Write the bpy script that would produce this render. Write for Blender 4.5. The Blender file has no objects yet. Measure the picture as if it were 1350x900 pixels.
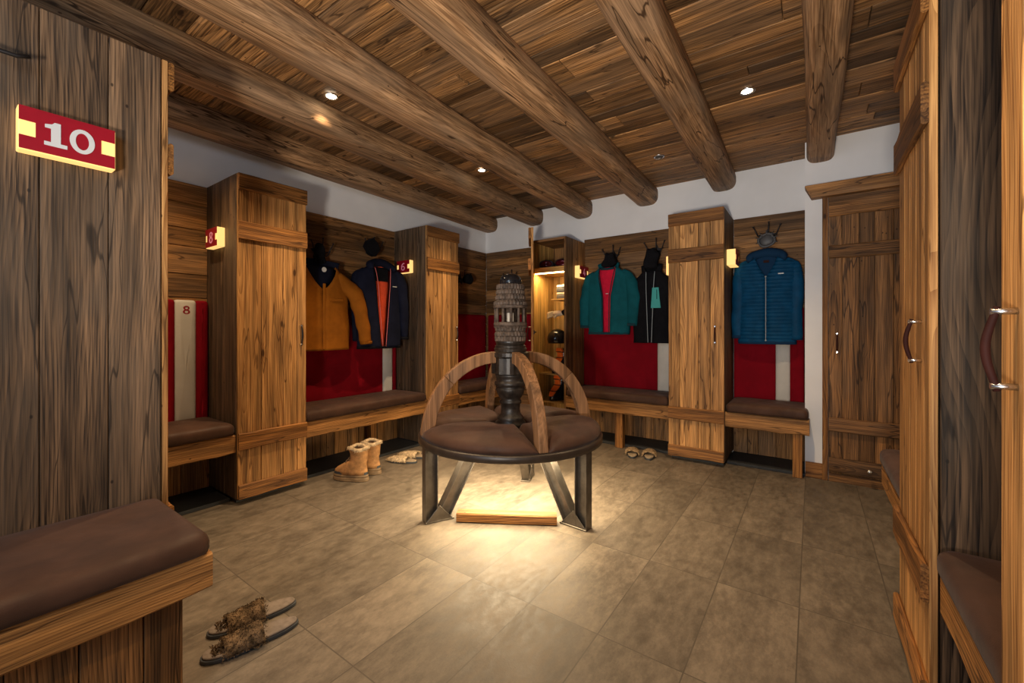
import bpy, bmesh, math, random
from mathutils import Vector, Matrix, noise
R = math.radians
rnd = random.Random(7)
scene = bpy.context.scene
col = scene.collection

# ------------------------------------------------------------------ camera, world, lights, exposure
cd = bpy.data.cameras.new('camera'); cam = bpy.data.objects.new('camera', cd); col.objects.link(cam)
cam.location = (0, 0, 1.1); cam.rotation_euler = (R(90), 0, R(35.5))
cd.sensor_width = 36.0; cd.lens = 36.0 * 555 / 1350; cd.shift_y = -15 / 1350
cd.clip_start = 0.03
scene.camera = cam
vs = scene.view_settings
vs.view_transform = 'Standard'; vs.look = 'None'; vs.gamma = 1.0; vs.use_curve_mapping = False
vs.exposure = 0.10
w = bpy.data.worlds.new('world'); scene.world = w; w.use_nodes = True
w.node_tree.nodes['Background'].inputs[0].default_value = (0.60, 0.74, 1.0, 1)
w.node_tree.nodes['Background'].inputs[1].default_value = 0.58

def lamp(name, kind, loc, energy, color, rot=(0, 0, 0), **kw):
    d = bpy.data.lights.new(name, kind); d.energy = energy; d.color = color
    for k, v in kw.items(): setattr(d, k, v)
    o = bpy.data.objects.new(name, d); col.objects.link(o); o.location = loc; o.rotation_euler = rot
    return o
def aim(o, target):
    o.rotation_euler = (Vector(target) - o.location).to_track_quat('-Z', 'Y').to_euler()
WARM = (1.0, 0.70, 0.40)
NEUT = (1.0, 0.88, 0.74)
# area lights added behind the camera: key for ceiling, cool fill for upper walls
k = lamp('key_light', 'AREA', (-0.12, -0.95, 0.70), 34, NEUT, size=0.28, spread=R(100)); aim(k, (-1.0, 1.7, 2.5))
k = lamp('fill_light', 'AREA', (-0.45, -1.4, 2.05), 26, (0.68, 0.85, 1.0), size=1.1); aim(k, (-2.4, 2.6, 2.15))
# unseen downlights assumed to continue the grid; last added to light left alcove
for (x, y) in ((-0.30, 0.75), (-1.00, 0.75), (-1.00, -0.65), (-2.80, 0.70)):
    lamp('downlight_light', 'SPOT', (x, y, 2.46), 50, WARM, spot_size=R(110), spot_blend=0.8, shadow_soft_size=0.03)

# ------------------------------------------------------------------ helpers
def tag(o, label=None, cat=None, group=None, kind=None):
    if label: o['label'] = label
    if cat: o['category'] = cat
    if group: o['group'] = group
    if kind: o['kind'] = kind
    return o
def thing(name, label, cat, loc=(0, 0, 0), rz=0, group=None):
    o = bpy.data.objects.new(name, None); col.objects.link(o)
    o.empty_display_size = 0.1
    o.location = loc; o.rotation_euler = (0, 0, R(rz))
    return tag(o, label, cat, group)

class MB:
    """collects geometry of ONE mesh"""
    def __init__(s): s.v = []; s.f = []; s.pr = []; s.sm = []; s.mi = []
    def add(s, vs, fs, pr=0.0, smooth=False, mi=0):
        b = len(s.v); s.v += [tuple(v) for v in vs]
        for f in fs:
            s.f.append(tuple(b + i for i in f)); s.pr.append(pr); s.sm.append(smooth); s.mi.append(mi)
        return s
    def box(s, x0, x1, y0, y1, z0, z1, pr=None, mi=0):
        if pr is None: pr = rnd.random()
        vs = [(x, y, z) for z in (z0, z1) for y in (y0, y1) for x in (x0, x1)]
        return s.add(vs, [(0, 2, 3, 1), (4, 5, 7, 6), (0, 1, 5, 4), (1, 3, 7, 5), (3, 2, 6, 7), (2, 0, 4, 6)], pr, False, mi)
    def obox(s, a, b, wx, wz, up=(0, 0, 1), pr=None, mi=0):
        """box along segment a-b, wx wide sideways, wz tall along up"""
        a = Vector(a); b = Vector(b); d = (b - a).normalized(); u = Vector(up); u = (u - d * u.dot(d)).normalized(); r = d.cross(u)
        if pr is None: pr = rnd.random()
        vs = [p + r * i * wx / 2 + u * j * wz / 2 for p in (a, b) for j in (-1, 1) for i in (-1, 1)]
        return s.add(vs, [(0, 1, 3, 2), (4, 6, 7, 5), (0, 4, 5, 1), (1, 5, 7, 3), (3, 7, 6, 2), (2, 6, 4, 0)], pr, False, mi)
    def loft(s, rings, pr=0.0, smooth=True, caps=True, closed=True, mi=0):
        n = len(rings[0]); vs = [p for r in rings for p in r]; fs = []
        m = n if closed else n - 1
        for i in range(len(rings) - 1):
            for j in range(m):
                k = (j + 1) % n
                fs.append((i * n + j, i * n + k, (i + 1) * n + k, (i + 1) * n + j))
        s.add(vs, fs, pr, smooth, mi)
        if caps and closed:
            b = len(s.v) - len(vs)
            for rr, rev in ((0, True), (len(rings) - 1, False)):
                idx = [b + rr * n + j for j in range(n)]
                if rev: idx = idx[::-1]
                s.f.append(tuple(idx)); s.pr.append(pr); s.sm.append(False); s.mi.append(mi)
        return s
    def tube(s, path, rad, n=10, pr=0.0, caps=True, mi=0, flat=1.0, up=None):
        P = [Vector(p) for p in path]; rings = []
        if not isinstance(rad, (list, tuple)): rad = [rad] * len(P)
        ref = Vector(up) if up else None
        for i, p in enumerate(P):
            d = (P[min(i + 1, len(P) - 1)] - P[max(i - 1, 0)]).normalized()
            if ref is None:
                ref = Vector((0, 0, 1)) if abs(d.z) < 0.9 else Vector((1, 0, 0))
            u = (ref - d * ref.dot(d))
            if u.length < 1e-4: u = d.orthogonal()
            u.normalize()
            if not up: ref = u
            r = d.cross(u)
            rings.append([p + (r * math.cos(2 * math.pi * j / n) + u * math.sin(2 * math.pi * j / n) * flat) * rad[i] for j in range(n)])
        return s.loft(rings, pr, True, caps, True, mi)
    def lathe(s, prof, n=24, c=(0, 0), pr=0.0, mi=0, mod=None, smooth=True, loop=False):
        rings = []
        for (r, z) in prof:
            ring = []
            for j in range(n):
                a = 2 * math.pi * j / n
                rr = r * (mod(a, z) if mod else 1)
                ring.append((c[0] + rr * math.cos(a), c[1] + rr * math.sin(a), z))
            rings.append(ring)
        if loop: rings.append(rings[0])
        return s.loft(rings, pr, smooth, not loop, True, mi)
    def ball(s, c, r, n=12, m=8, mi=0, pr=0.0):
        if not isinstance(r, (tuple, list)): r = (r, r, r)
        rings = []
        for i in range(m + 1):
            t = -math.pi / 2 + math.pi * (i + 0.02) / (m + 0.04)
            rings.append([(c[0] + r[0] * math.cos(t) * math.cos(2 * math.pi * j / n), c[1] + r[1] * math.cos(t) * math.sin(2 * math.pi * j / n), c[2] + r[2] * math.sin(t)) for j in range(n)])
        return s.loft(rings, pr, True, True, True, mi)
    def prism(s, pts, axis, a0, a1, pr=0.0, mi=0, smooth=False):
        """extrude a 2D outline along axis ('x','y','z') from a0 to a1"""
        def P(p, a):
            return (a, p[0], p[1]) if axis == 'x' else (p[0], a, p[1]) if axis == 'y' else (p[0], p[1], a)
        n = len(pts); vs = [P(p, a0) for p in pts] + [P(p, a1) for p in pts]
        fs = [tuple(range(n))[::-1], tuple(range(n, 2 * n))] + [(i, (i + 1) % n, n + (i + 1) % n, n + i) for i in range(n)]
        return s.add(vs, fs, pr, smooth, mi)
    def shift(s, f):
        s.v = [tuple(f(Vector(v))) for v in s.v]; return s
    def build(s, name, mat, parent=None, bevel=0.0, seg=2, sub=0, solid=0.0, fix=True):
        me = bpy.data.meshes.new(name); me.from_pydata(s.v, [], s.f)
        mats = mat if isinstance(mat, (list, tuple)) else [mat]
        for m in mats: me.materials.append(m)
        me.polygons.foreach_set('use_smooth', s.sm); me.polygons.foreach_set('material_index', s.mi)
        at = me.attributes.new('pr', 'FLOAT', 'FACE'); at.data.foreach_set('value', s.pr)
        if fix:
            bm = bmesh.new(); bm.from_mesh(me); bmesh.ops.recalc_face_normals(bm, faces=bm.faces); bm.to_mesh(me); bm.free()
        me.update()
        o = bpy.data.objects.new(name, me); col.objects.link(o)
        if parent: o.parent = parent
        if solid:
            m = o.modifiers.new('solid', 'SOLIDIFY'); m.thickness = solid; m.offset = 0
        if bevel:
            m = o.modifiers.new('bevel', 'BEVEL'); m.width = bevel; m.segments = seg; m.limit_method = 'ANGLE'; m.angle_limit = R(40)
        if sub:
            m = o.modifiers.new('sub', 'SUBSURF'); m.levels = sub; m.render_levels = sub
        return o
def struct(name, mb, mat, **kw):
    o = mb.build(name, mat, None, **kw); o['kind'] = 'structure'; return o

def N3(x, y, z, s=1.0): return noise.noise(Vector((x * s, y * s, z * s)))

# ------------------------------------------------------------------ materials
class Nodes:
    def __init__(s, name):
        s.m = bpy.data.materials.new(name); s.m.use_nodes = True; s.t = s.m.node_tree; s.t.nodes.clear()
        s.out = s.t.nodes.new('ShaderNodeOutputMaterial'); s.b = s.t.nodes.new('ShaderNodeBsdfPrincipled')
        s.t.links.new(s.b.outputs[0], s.out.inputs[0])
    def n(s, typ, ins=None, **props):
        nd = s.t.nodes.new(typ)
        for k, v in props.items(): setattr(nd, k, v)
        for k, v in (ins or {}).items(): s.set(nd.inputs[k], v)
        return nd
    def set(s, sock, v):
        if hasattr(v, 'links') or isinstance(v, bpy.types.NodeSocket): s.t.links.new(v, sock)
        else: sock.default_value = v
    def math(s, op, a, b=0.0, c=0.0, clamp=False):
        return s.n('ShaderNodeMath', {0: a, 1: b, 2: c}, operation=op, use_clamp=clamp).outputs[0]
    def vmath(s, op, a, b=(0, 0, 0)):
        return s.n('ShaderNodeVectorMath', {0: a, 1: b}, operation=op).outputs[0]
    def mix(s, f, a, b, mode='MIX'):
        nd = s.n('ShaderNodeMix', data_type='RGBA', blend_type=mode)
        s.set(nd.inputs[0], f); s.set(nd.inputs[6], a); s.set(nd.inputs[7], b); return nd.outputs[2]
    def ramp(s, f, lo, hi, a=0.0, b=1.0):
        nd = s.n('ShaderNodeMapRange', {0: f, 1: lo, 2: hi, 3: a, 4: b}, interpolation_type='SMOOTHSTEP'); return nd.outputs[0]
    def noise(s, v, scale, detail=2.0, rough=0.5, out=0):
        return s.n('ShaderNodeTexNoise', {'Vector': v, 'Scale': scale, 'Detail': detail, 'Roughness': rough}).outputs[out]
    def base(s, **kw):
        for k, v in kw.items(): s.set(s.b.inputs[k.replace('_', ' ')], v)
        return s
    def bump(s, h, strength=0.3, dist=0.002):
        s.set(s.b.inputs['Normal'], s.n('ShaderNodeBump', {'Height': h, 'Strength': strength, 'Distance': dist}).outputs[0])
def c4(c): return (c[0], c[1], c[2], 1.0)
def srgb(r, g, b):
    return tuple(((x / 255) / 12.92 if x / 255 <= 0.04045 else ((x / 255 + 0.055) / 1.055) ** 2.4) for x in (r, g, b))

def wood(name, axis, light, dark, grey=(0.16, 0.13, 0.11), greyamt=0.3, var=0.35, ring=34.0, contrast=1.0, rough=0.62, knots=1.0, bump=0.35, rw=0.50, cracks=0.7):
    def rich(c, k=1.12):
        l = 0.3 * c[0] + 0.6 * c[1] + 0.1 * c[2]; return tuple(max(0.002, l + (x - l) * k) for x in c)
    light, dark, grey = rich(light), rich(dark), rich(grey)
    N = Nodes(name)
    co = N.n('ShaderNodeTexCoord').outputs['Object']
    pr = N.n('ShaderNodeAttribute', attribute_name='pr').outputs['Fac']
    oi = N.n('ShaderNodeObjectInfo').outputs['Random']
    seed = N.math('ADD', pr, N.math('MULTIPLY', oi, 0.73))
    off = N.vmath('MULTIPLY', N.n('ShaderNodeCombineXYZ', {0: seed, 1: seed, 2: seed}).outputs[0], (37.0, 23.0, 31.0))
    al = {'X': 0, 'Y': 1, 'Z': 2}[axis]
    sc = [1.0, 1.0, 1.0]; sc[al] = 0.20
    v0 = N.vmath('ADD', co, off)
    v = N.vmath('MULTIPLY', v0, tuple(sc))
    # knots
    kc = [7.0, 7.0, 7.0]; kc[al] = 3.0
    kv = N.vmath('MULTIPLY', v0, tuple(kc))
    vor = N.n('ShaderNodeTexVoronoi', {'Vector': kv, 'Scale': 1.0, 'Randomness': 0.5}, feature='F1')
    kd = vor.outputs['Distance']
    ksel = N.math('GREATER_THAN', N.n('ShaderNodeSeparateColor', {0: vor.outputs['Color']}).outputs[0], 0.55)
    halo = N.math('MULTIPLY', N.ramp(kd, 0.27, 0.05), ksel)
    core = N.math('MULTIPLY', N.math('MULTIPLY', N.ramp(kd, 0.10, 0.05), ksel), knots)
    # growth rings
    wn = N.noise(v, 3.2, 2.0, 0.5, out=1)
    warp = N.vmath('MULTIPLY', N.vmath('SUBTRACT', wn, (0.5, 0.5, 0.5)), (0.20, 0.20, 0.20))
    hv = N.n('ShaderNodeCombineXYZ', {0: halo, 1: halo, 2: halo}).outputs[0]
    warp = N.vmath('ADD', warp, N.vmath('MULTIPLY', hv, (0.011, 0.011, 0.011)))
    ov = [0.30, 0.30, 0.30]; ov[al] = 0.0
    so = N.math('SUBTRACT', N.math('FRACT', N.math('MULTIPLY', seed, 7.31)), 0.5)
    base0 = [1.0, 1.0, 1.0]; base0[al] = 0.0
    rv = N.vmath('ADD', N.vmath('MULTIPLY', co, tuple(base0)), N.vmath('MULTIPLY', N.n('ShaderNodeCombineXYZ', {0: so, 1: so, 2: so}).outputs[0], tuple(ov)))
    rv = N.vmath('ADD', rv, warp)
    wave = N.n('ShaderNodeTexWave', {'Vector': rv, 'Scale': ring, 'Distortion': 0.9, 'Detail': 2.0, 'Detail Scale': 1.2},
               wave_type='RINGS', rings_direction=axis, wave_profile='SAW').outputs['Fac']
    wave = N.math('POWER', wave, 1.6)
    fs = [1.0, 1.0, 1.0]; fs[al] = 0.02
    fib = N.noise(N.vmath('MULTIPLY', v0, tuple(fs)), 170.0, 3.0, 0.6)
    fs2 = [1.0, 1.0, 1.0]; fs2[al] = 0.05
    med = N.noise(N.vmath('MULTIPLY', v0, tuple(fs2)), 30.0, 3.0, 0.6)
    pat = N.noise(N.vmath('MULTIPLY', v0, tuple([1.0 if i != al else 0.35 for i in range(3)])), 5.0, 3.0, 0.55)
    g = N.math('MULTIPLY', N.math('ADD', N.math('MULTIPLY', wave, rw), N.math('MULTIPLY', N.ramp(fib, 0.38, 0.64), 1.02 - rw)), contrast, clamp=True)
    c = N.mix(g, c4(light), c4(dark))
    c = N.mix(N.math('MULTIPLY', N.ramp(pat, 0.42, 0.60), greyamt), c, c4(grey))
    tone = N.math('ADD', 1.0 - var / 2, N.math('MULTIPLY', N.math('FRACT', N.math('MULTIPLY', seed, 5.77)), var))
    tone = N.math('MULTIPLY', tone, N.ramp(med, 0.24, 0.76, 0.48, 1.40))
    c = N.mix(1.0, c, N.n('ShaderNodeCombineColor', {0: tone, 1: tone, 2: tone}).outputs[0], 'MULTIPLY')
    # long drying cracks and small dark holes
    cs = [1.0, 1.0, 1.0]; cs[al] = 0.09
    cn = N.noise(N.vmath('MULTIPLY', v0, tuple(cs)), 9.0, 3.0, 0.5)
    ck = N.math('MULTIPLY', N.ramp(N.math('ABSOLUTE', N.math('SUBTRACT', cn, 0.56)), 0.010, 0.002), cracks)
    hs_ = [1.0, 1.0, 1.0]; hs_[al] = 0.6
    hv_ = N.n('ShaderNodeTexVoronoi', {'Vector': N.vmath('MULTIPLY', v0, tuple(hs_)), 'Scale': 24.0}, feature='F1')
    hole = N.math('MULTIPLY', N.ramp(hv_.outputs['Distance'], 0.12, 0.06), N.math('GREATER_THAN', N.n('ShaderNodeSeparateColor', {0: hv_.outputs['Color']}).outputs[1], 0.80))
    c = N.mix(N.math('MAXIMUM', ck, N.math('MULTIPLY', hole, 0.8)), c, c4([x * 0.3 for x in dark]))
    c = N.mix(N.math('MULTIPLY', halo, 0.25), c, c4([x * 0.75 for x in dark]))
    c = N.mix(N.math('MULTIPLY', core, 0.9), c, c4([x * 0.22 for x in dark]))
    N.base(Base_Color=c, Roughness=rough, Specular_IOR_Level=0.3)
    h = N.math('ADD', N.math('MULTIPLY', fib, 0.6), N.math('MULTIPLY', wave, -0.5))
    N.bump(h, bump, 0.004)
    return N.m

def plain(name, c, rough=0.5, metal=0.0, spec=0.5, var=0.0, scale=20.0, bump=0.0, bscale=120.0, sheen=0.0, emit=None, estr=0.0, alpha_w=None):
    N = Nodes(name); co = N.n('ShaderNodeTexCoord').outputs['Object']
    cc = c4(c)
    if var:
        f = N.ramp(N.noise(co, scale, 3.0, 0.6), 0.3, 0.7)
        cc = N.mix(f, c4([x * (1 - var) for x in c]), c4([min(1, x * (1 + var)) for x in c]))
    N.base(Base_Color=cc, Roughness=rough, Metallic=metal, Specular_IOR_Level=spec)
    if sheen: N.base(Sheen_Weight=sheen, Sheen_Roughness=0.5)
    if emit: N.base(Emission_Color=c4(emit), Emission_Strength=estr)
    if bump: N.bump(N.noise(co, bscale, 3.0, 0.6), bump, 0.003)
    return N.m

W = {}
HONEY = dict(light=(0.62, 0.350, 0.150), dark=(0.185, 0.072, 0.022), greyamt=0.22, grey=(0.26, 0.15, 0.075), var=0.45, contrast=0.95)
BATTN = dict(light=(0.36, 0.170, 0.060), dark=(0.075, 0.027, 0.008), greyamt=0.2, grey=(0.18, 0.10, 0.055), var=0.35, contrast=1.05)
FASC = dict(light=(0.48, 0.250, 0.098), dark=(0.110, 0.042, 0.013), greyamt=0.2, grey=(0.22, 0.125, 0.06), var=0.35, contrast=1.0, rw=0.6)
GREYW = dict(light=(0.200, 0.125, 0.074), dark=(0.020, 0.012, 0.008), greyamt=0.55, grey=(0.085, 0.062, 0.044), var=0.5, contrast=1.1, rw=0.42)
CLAD = dict(light=(0.34, 0.178, 0.075), dark=(0.055, 0.022, 0.007), greyamt=0.45, grey=(0.115, 0.080, 0.054), var=1.0, contrast=0.9, rw=0.4)
CEIL = dict(light=(0.44, 0.245, 0.112), dark=(0.060, 0.026, 0.010), greyamt=0.5, grey=(0.15, 0.105, 0.070), var=1.25, contrast=1.05, rw=0.38)
BEAM = dict(light=(0.44, 0.275, 0.155), dark=(0.12, 0.058, 0.026), greyamt=0.55, grey=(0.29, 0.200, 0.132), var=0.2, contrast=0.95, ring=24, rw=0.22, cracks=0.9)
DOORW = dict(light=(0.27, 0.135, 0.056), dark=(0.026, 0.011, 0.004), greyamt=0.4, grey=(0.10, 0.066, 0.042), var=0.9, contrast=1.0)
PINE = dict(light=(0.62, 0.40, 0.16), dark=(0.40, 0.22, 0.075), greyamt=0.0, var=0.2, contrast=0.8, cracks=0.2)
def WD(kind, axis):
    key = kind + axis
    if key not in W:
        W[key] = wood('wood_' + key, axis, **{'honey': HONEY, 'batten': BATTN, 'fascia': FASC, 'grey': GREYW, 'clad': CLAD, 'ceil': CEIL, 'beam': BEAM, 'door': DOORW, 'pine': PINE}[kind])
    return W[key]

def m_suede(name, c):
    N = Nodes(name); co = N.n('ShaderNodeTexCoord').outputs['Object']
    f = N.ramp(N.noise(co, 6.0, 4.0, 0.6), 0.3, 0.72)
    cc = N.mix(f, c4([x * 0.78 for x in c]), c4([x * 1.3 for x in c]))
    N.base(Base_Color=cc, Roughness=N.ramp(N.noise(co, 9.0, 3.0), 0.3, 0.7, 0.5, 0.75), Specular_IOR_Level=0.22, Sheen_Weight=0.06, Sheen_Roughness=0.5)
    N.bump(N.math('ADD', N.noise(co, 420.0, 2.0), N.math('MULTIPLY', N.noise(co, 14.0, 3.0), 1.5)), 0.18, 0.003)
    return N.m
M = dict(
    suede=m_suede('brown_suede', (0.058, 0.027, 0.016)),
    plaster=plain('white_plaster', (0.78, 0.79, 0.81), 0.9, var=0.03, scale=3, bump=0.05, bscale=60),
    red=plain('red_felt', (0.215, 0.003, 0.010), 0.85, var=0.12, scale=6, bump=0.15, bscale=300, spec=0.1),
    white=plain('white_felt', (0.62, 0.59, 0.53), 0.85, var=0.04, scale=8, bump=0.15, bscale=300, spec=0.2),
    numred=plain('red_stitch', (0.30, 0.01, 0.02), 0.8),
    slab=plain('black_slab', (0.018, 0.020, 0.023), 0.7, var=0.2),
    steel=plain('raw_steel', (0.135, 0.118, 0.100), 0.42, 0.85, var=0.25, scale=12),
    blacksteel=plain('black_steel', (0.028, 0.019, 0.014), 0.40, 0.0, var=0.2),
    chrome=plain('brushed_chrome', (0.75, 0.75, 0.76), 0.25, 1.0),
    iron=plain('dark_iron', (0.03, 0.028, 0.03), 0.45, 0.7),
    leather=plain('red_brown_leather', (0.030, 0.008, 0.006), 0.7, spec=0.15, var=0.2),
    signred=plain('sign_red', (0.30, 0.004, 0.016), 0.35, var=0.05),
    signnum=plain('sign_number', (0.62, 0.62, 0.62), 0.5),
    signpink=plain('sign_number_small', (0.75, 0.30, 0.42), 0.5, emit=(0.9, 0.25, 0.35), estr=0.12),
    glow=plain('sign_glow', (0.55, 0.36, 0.13), 0.5, emit=(1.0, 0.62, 0.20), estr=1.0),
    led=plain('led_strip', (1, 0.9, 0.7), 0.5, emit=(1.0, 0.72, 0.34), estr=14.0),
    lampglow=plain('lamp_glow', (1, 0.95, 0.85), 0.5, emit=(1.0, 0.86, 0.62), estr=22.0),
    fur=plain('light_fur', (0.34, 0.24, 0.14), 0.9, var=0.45, scale=45, spec=0.1),
    furpale=plain('pale_fur', (0.50, 0.38, 0.24), 0.9, var=0.35, scale=45, spec=0.1),
    furdark=plain('mixed_fur', (0.135, 0.090, 0.052), 0.9, var=0.75, scale=30, spec=0.1),
    felt=plain('grey_felt', (0.20, 0.165, 0.14), 0.9, var=0.15, scale=40, spec=0.1),
    feltpale=plain('pale_felt', (0.30, 0.235, 0.165), 0.9, var=0.15, scale=40, spec=0.1),
    rubber=plain('dark_rubber', (0.035, 0.040, 0.048), 0.6, var=0.15),
    bootskin=plain('tan_boot_suede', (0.38, 0.190, 0.070), 0.8, var=0.3, scale=22, bump=0.2, bscale=80),
    bootsole=plain('boot_rubber', (0.20, 0.13, 0.07), 0.6, var=0.2),
    black=plain('black_cloth', (0.006, 0.006, 0.008), 0.85, spec=0.12, var=0.2),
    blackgloss=plain('black_gloss', (0.012, 0.012, 0.014), 0.16),
    carved=plain('carved_dark_wood', (0.022, 0.016, 0.012), 0.42, var=0.5, scale=26, bump=0.4, bscale=90),
    carvedpale=plain('carved_worn_wood', (0.095, 0.066, 0.048), 0.7, var=0.5, scale=34, bump=0.5, bscale=90),
    amber=plain('amber_cloth', (0.29, 0.095, 0.008), 0.85, spec=0.12, var=0.14, scale=9, bump=0.25, bscale=30),
    navy=plain('navy_cloth', (0.008, 0.010, 0.024), 0.85, spec=0.12, var=0.2, scale=9, bump=0.25, bscale=30),
    teal=plain('teal_cloth', (0.005, 0.085, 0.105), 0.85, spec=0.12, var=0.15, scale=9, bump=0.25, bscale=30),
    tealdark=plain('dark_teal_cloth', (0.012, 0.045, 0.060), 0.85, spec=0.12),
    pink=plain('crimson_lining', (0.62, 0.012, 0.045), 0.85, spec=0.12, var=0.1),
    orange=plain('orange_lining', (0.80, 0.095, 0.035), 0.85, spec=0.12, var=0.1, bump=0.4, bscale=40),
    aqua=plain('aqua_pocket', (0.07, 0.38, 0.37), 0.85, spec=0.12),
    zipgrey=plain('grey_zip', (0.30, 0.34, 0.36), 0.5),
    zipcoral=plain('coral_zip', (0.62, 0.14, 0.13), 0.5),
    puffer=plain('blue_quilted_cloth', (0.003, 0.058, 0.140), 0.6, spec=0.12, var=0.18, scale=14, bump=0.2, bscale=60),
    pufferdark=plain('deep_blue_lining', (0.008, 0.035, 0.085), 0.85, spec=0.12),
    labelwhite=plain('white_label', (0.7, 0.7, 0.68), 0.6),
    goldtrim=plain('gold_trim', (0.45, 0.27, 0.06), 0.6),
    candle=plain('pale_candle', (0.62, 0.56, 0.46), 0.6),
    lens=plain('goggle_lens', (0.10, 0.008, 0.014), 0.1, 0.4),
    goggle=plain('goggle_frame', (0.02, 0.015, 0.018), 0.4),
    bootorange=plain('orange_plastic', (0.85, 0.16, 0.02), 0.4),
    glove=plain('pale_glove', (0.62, 0.52, 0.36), 0.8, var=0.2),
    greyplastic=plain('grey_plastic', (0.07, 0.07, 0.075), 0.5),
    paperwhite=plain('white_box', (0.55, 0.55, 0.53), 0.7),
)
def m_floor():
    N = Nodes('stone_tiles'); co = N.n('ShaderNodeTexCoord').outputs['Object']
    sp = N.n('ShaderNodeSeparateXYZ', {0: co})
    v = N.n('ShaderNodeCombineXYZ', {0: N.math('ADD', sp.outputs[1], -0.82 + 6.0), 1: N.math('ADD', sp.outputs[0], 0.042 + 0.2955 * 20), 2: 0.0}).outputs[0]
    br = N.n('ShaderNodeTexBrick', {'Vector': v, 'Color1': (0, 0, 0, 1), 'Color2': (1, 1, 1, 1), 'Mortar': (0.5, 0.5, 0.5, 1), 'Scale': 1.0, 'Mortar Size': 0.0024,
                                    'Mortar Smooth': 0.15, 'Bias': 0.0, 'Brick Width': 0.60, 'Row Height': 0.2955}, offset=0.0, offset_frequency=2, squash=1.0)
    tid = br.outputs['Color']; mort = br.outputs['Fac']
    toff = N.vmath('MULTIPLY', tid, (9.0, 13.0, 5.0))
    vv = N.vmath('ADD', co, toff)
    st = N.vmath('MULTIPLY', vv, (1.0, 0.45, 1.0))
    n1 = N.noise(st, 6.0, 7.0, 0.72); n2 = N.noise(st, 34.0, 5.0, 0.72); n3 = N.noise(vv, 130.0, 2.0, 0.6)
    f = N.math('ADD', N.math('MULTIPLY', N.ramp(n1, 0.30, 0.70), 0.48), N.math('ADD', N.math('MULTIPLY', N.ramp(n2, 0.35, 0.68), 0.36), N.math('MULTIPLY', n3, 0.2)))
    c = N.mix(f, (0.056, 0.043, 0.031, 1), (0.205, 0.165, 0.122, 1))
    t = N.ramp(N.n('ShaderNodeSeparateColor', {0: tid}).outputs[0], 0.0, 1.0, 0.86, 1.12)
    c = N.mix(1.0, c, N.n('ShaderNodeCombineColor', {0: t, 1: t, 2: t}).outputs[0], 'MULTIPLY')
    c = N.mix(N.math('MULTIPLY', mort, 0.65), c, (0.050, 0.040, 0.030, 1))
    N.base(Base_Color=c, Roughness=N.ramp(n2, 0.3, 0.7, 0.50, 0.72), Specular_IOR_Level=0.4)
    h = N.math('SUBTRACT', N.math('ADD', N.math('MULTIPLY', n2, 0.5), N.math('MULTIPLY', n3, 0.25)), N.math('MULTIPLY', mort, 0.8))
    N.bump(h, 0.22, 0.004)
    return N.m
M['floor'] = m_floor()

# ------------------------------------------------------------------ plank helpers
def planks(mb, a0, a1, widths, fn, gap=0.0025):
    """split a0..a1 into boards; fn(mb, b0, b1, pr)"""
    a = a0
    while a < a1 - 1e-4:
        wd = rnd.uniform(*widths); b = min(a + wd, a1)
        if a1 - b < widths[0] * 0.5: b = a1
        fn(mb, a + gap / 2, b - gap / 2, rnd.random()); a = b
    return mb
def rough(mb, x0, x1, y0, y1, z0, z1, wav=0.008, n=14, seed=None, lowonly=False, pr=None):
    """board along local X with worn, wavy long edges"""
    sd = rnd.uniform(0, 50) if seed is None else seed
    rings = []
    for i in range(n + 1):
        x = x0 + (x1 - x0) * i / n
        wl = (N3(x * 7.0, sd, 0) + 0.5 * N3(x * 17.0, sd, 2)) * wav * 1.1; wh = 0 if lowonly else (N3(x * 7.0, sd, 9) + 0.4 * N3(x * 19, sd, 7)) * wav * 0.8
        wy = N3(x * 6, sd, 4) * wav * 0.5
        b = min(0.006, (z1 - z0) * 0.2, (y1 - y0) * 0.3)
        ya = y0 + wy; zl = z0 + wl; zh = z1 + wh
        rings.append([(x, ya + b, zl), (x, y1 - b, zl), (x, y1, zl + b), (x, y1, zh - b), (x, y1 - b, zh), (x, ya + b, zh), (x, ya, zh - b), (x, ya, zl + b)])
    return mb.loft(rings, rnd.random() if pr is None else pr, False, True, True)

# ------------------------------------------------------------------ room shell
XL, YB, XR, ZC = -3.44, 4.24, 0.80, 2.51
YK = 3.87; XS = -0.045
def plane_box(x0, x1, y0, y1, z0, z1): return MB().box(x0, x1, y0, y1, z0, z1, 0.3)
struct('floor', plane_box(XL - 0.1, XR + 0.1, -2.6, YB + 0.1, -0.10, 0.0), M['floor'])
struct('wall_left', plane_box(XL - 0.10, XL, -2.6, YB + 0.1, 0, ZC + 0.05), M['plaster'])
struct('wall_back', plane_box(XL, XS + 0.1, YB, YB + 0.1, 0, ZC + 0.05), M['plaster'])
struct('wall_door_side', plane_box(XS, XR + 0.1, YK, YB + 0.1, 0, ZC + 0.05), M['plaster'])
struct('wall_right', plane_box(XR, XR + 0.1, -2.6, YK, 0, ZC + 0.05), M['plaster'])
struct('wall_partition', plane_box(XL, -2.42, 0.26, 0.32, 0, 2.02), M['plaster'])
mb = MB()
def cb(m, b0, b1, pr):
    z = rnd.uniform(0, 0.006)
    cuts = [XL - 0.1] + sorted(rnd.uniform(-3.0, 0.5) for _ in range(rnd.choice((1, 1, 2)))) + [XR + 0.1]
    for a, b in zip(cuts, cuts[1:]):
        if b - a > 0.05: m.box(a + 0.001, b - 0.001, b0, b1, ZC + z, ZC + 0.03, rnd.random())
planks(mb, -2.6, YB + 0.1, (0.09, 0.19), cb, 0.004)
mb.box(XL - 0.1, XR + 0.1, -2.6, YB + 0.1, ZC + 0.031, ZC + 0.06, 0.2)
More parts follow.
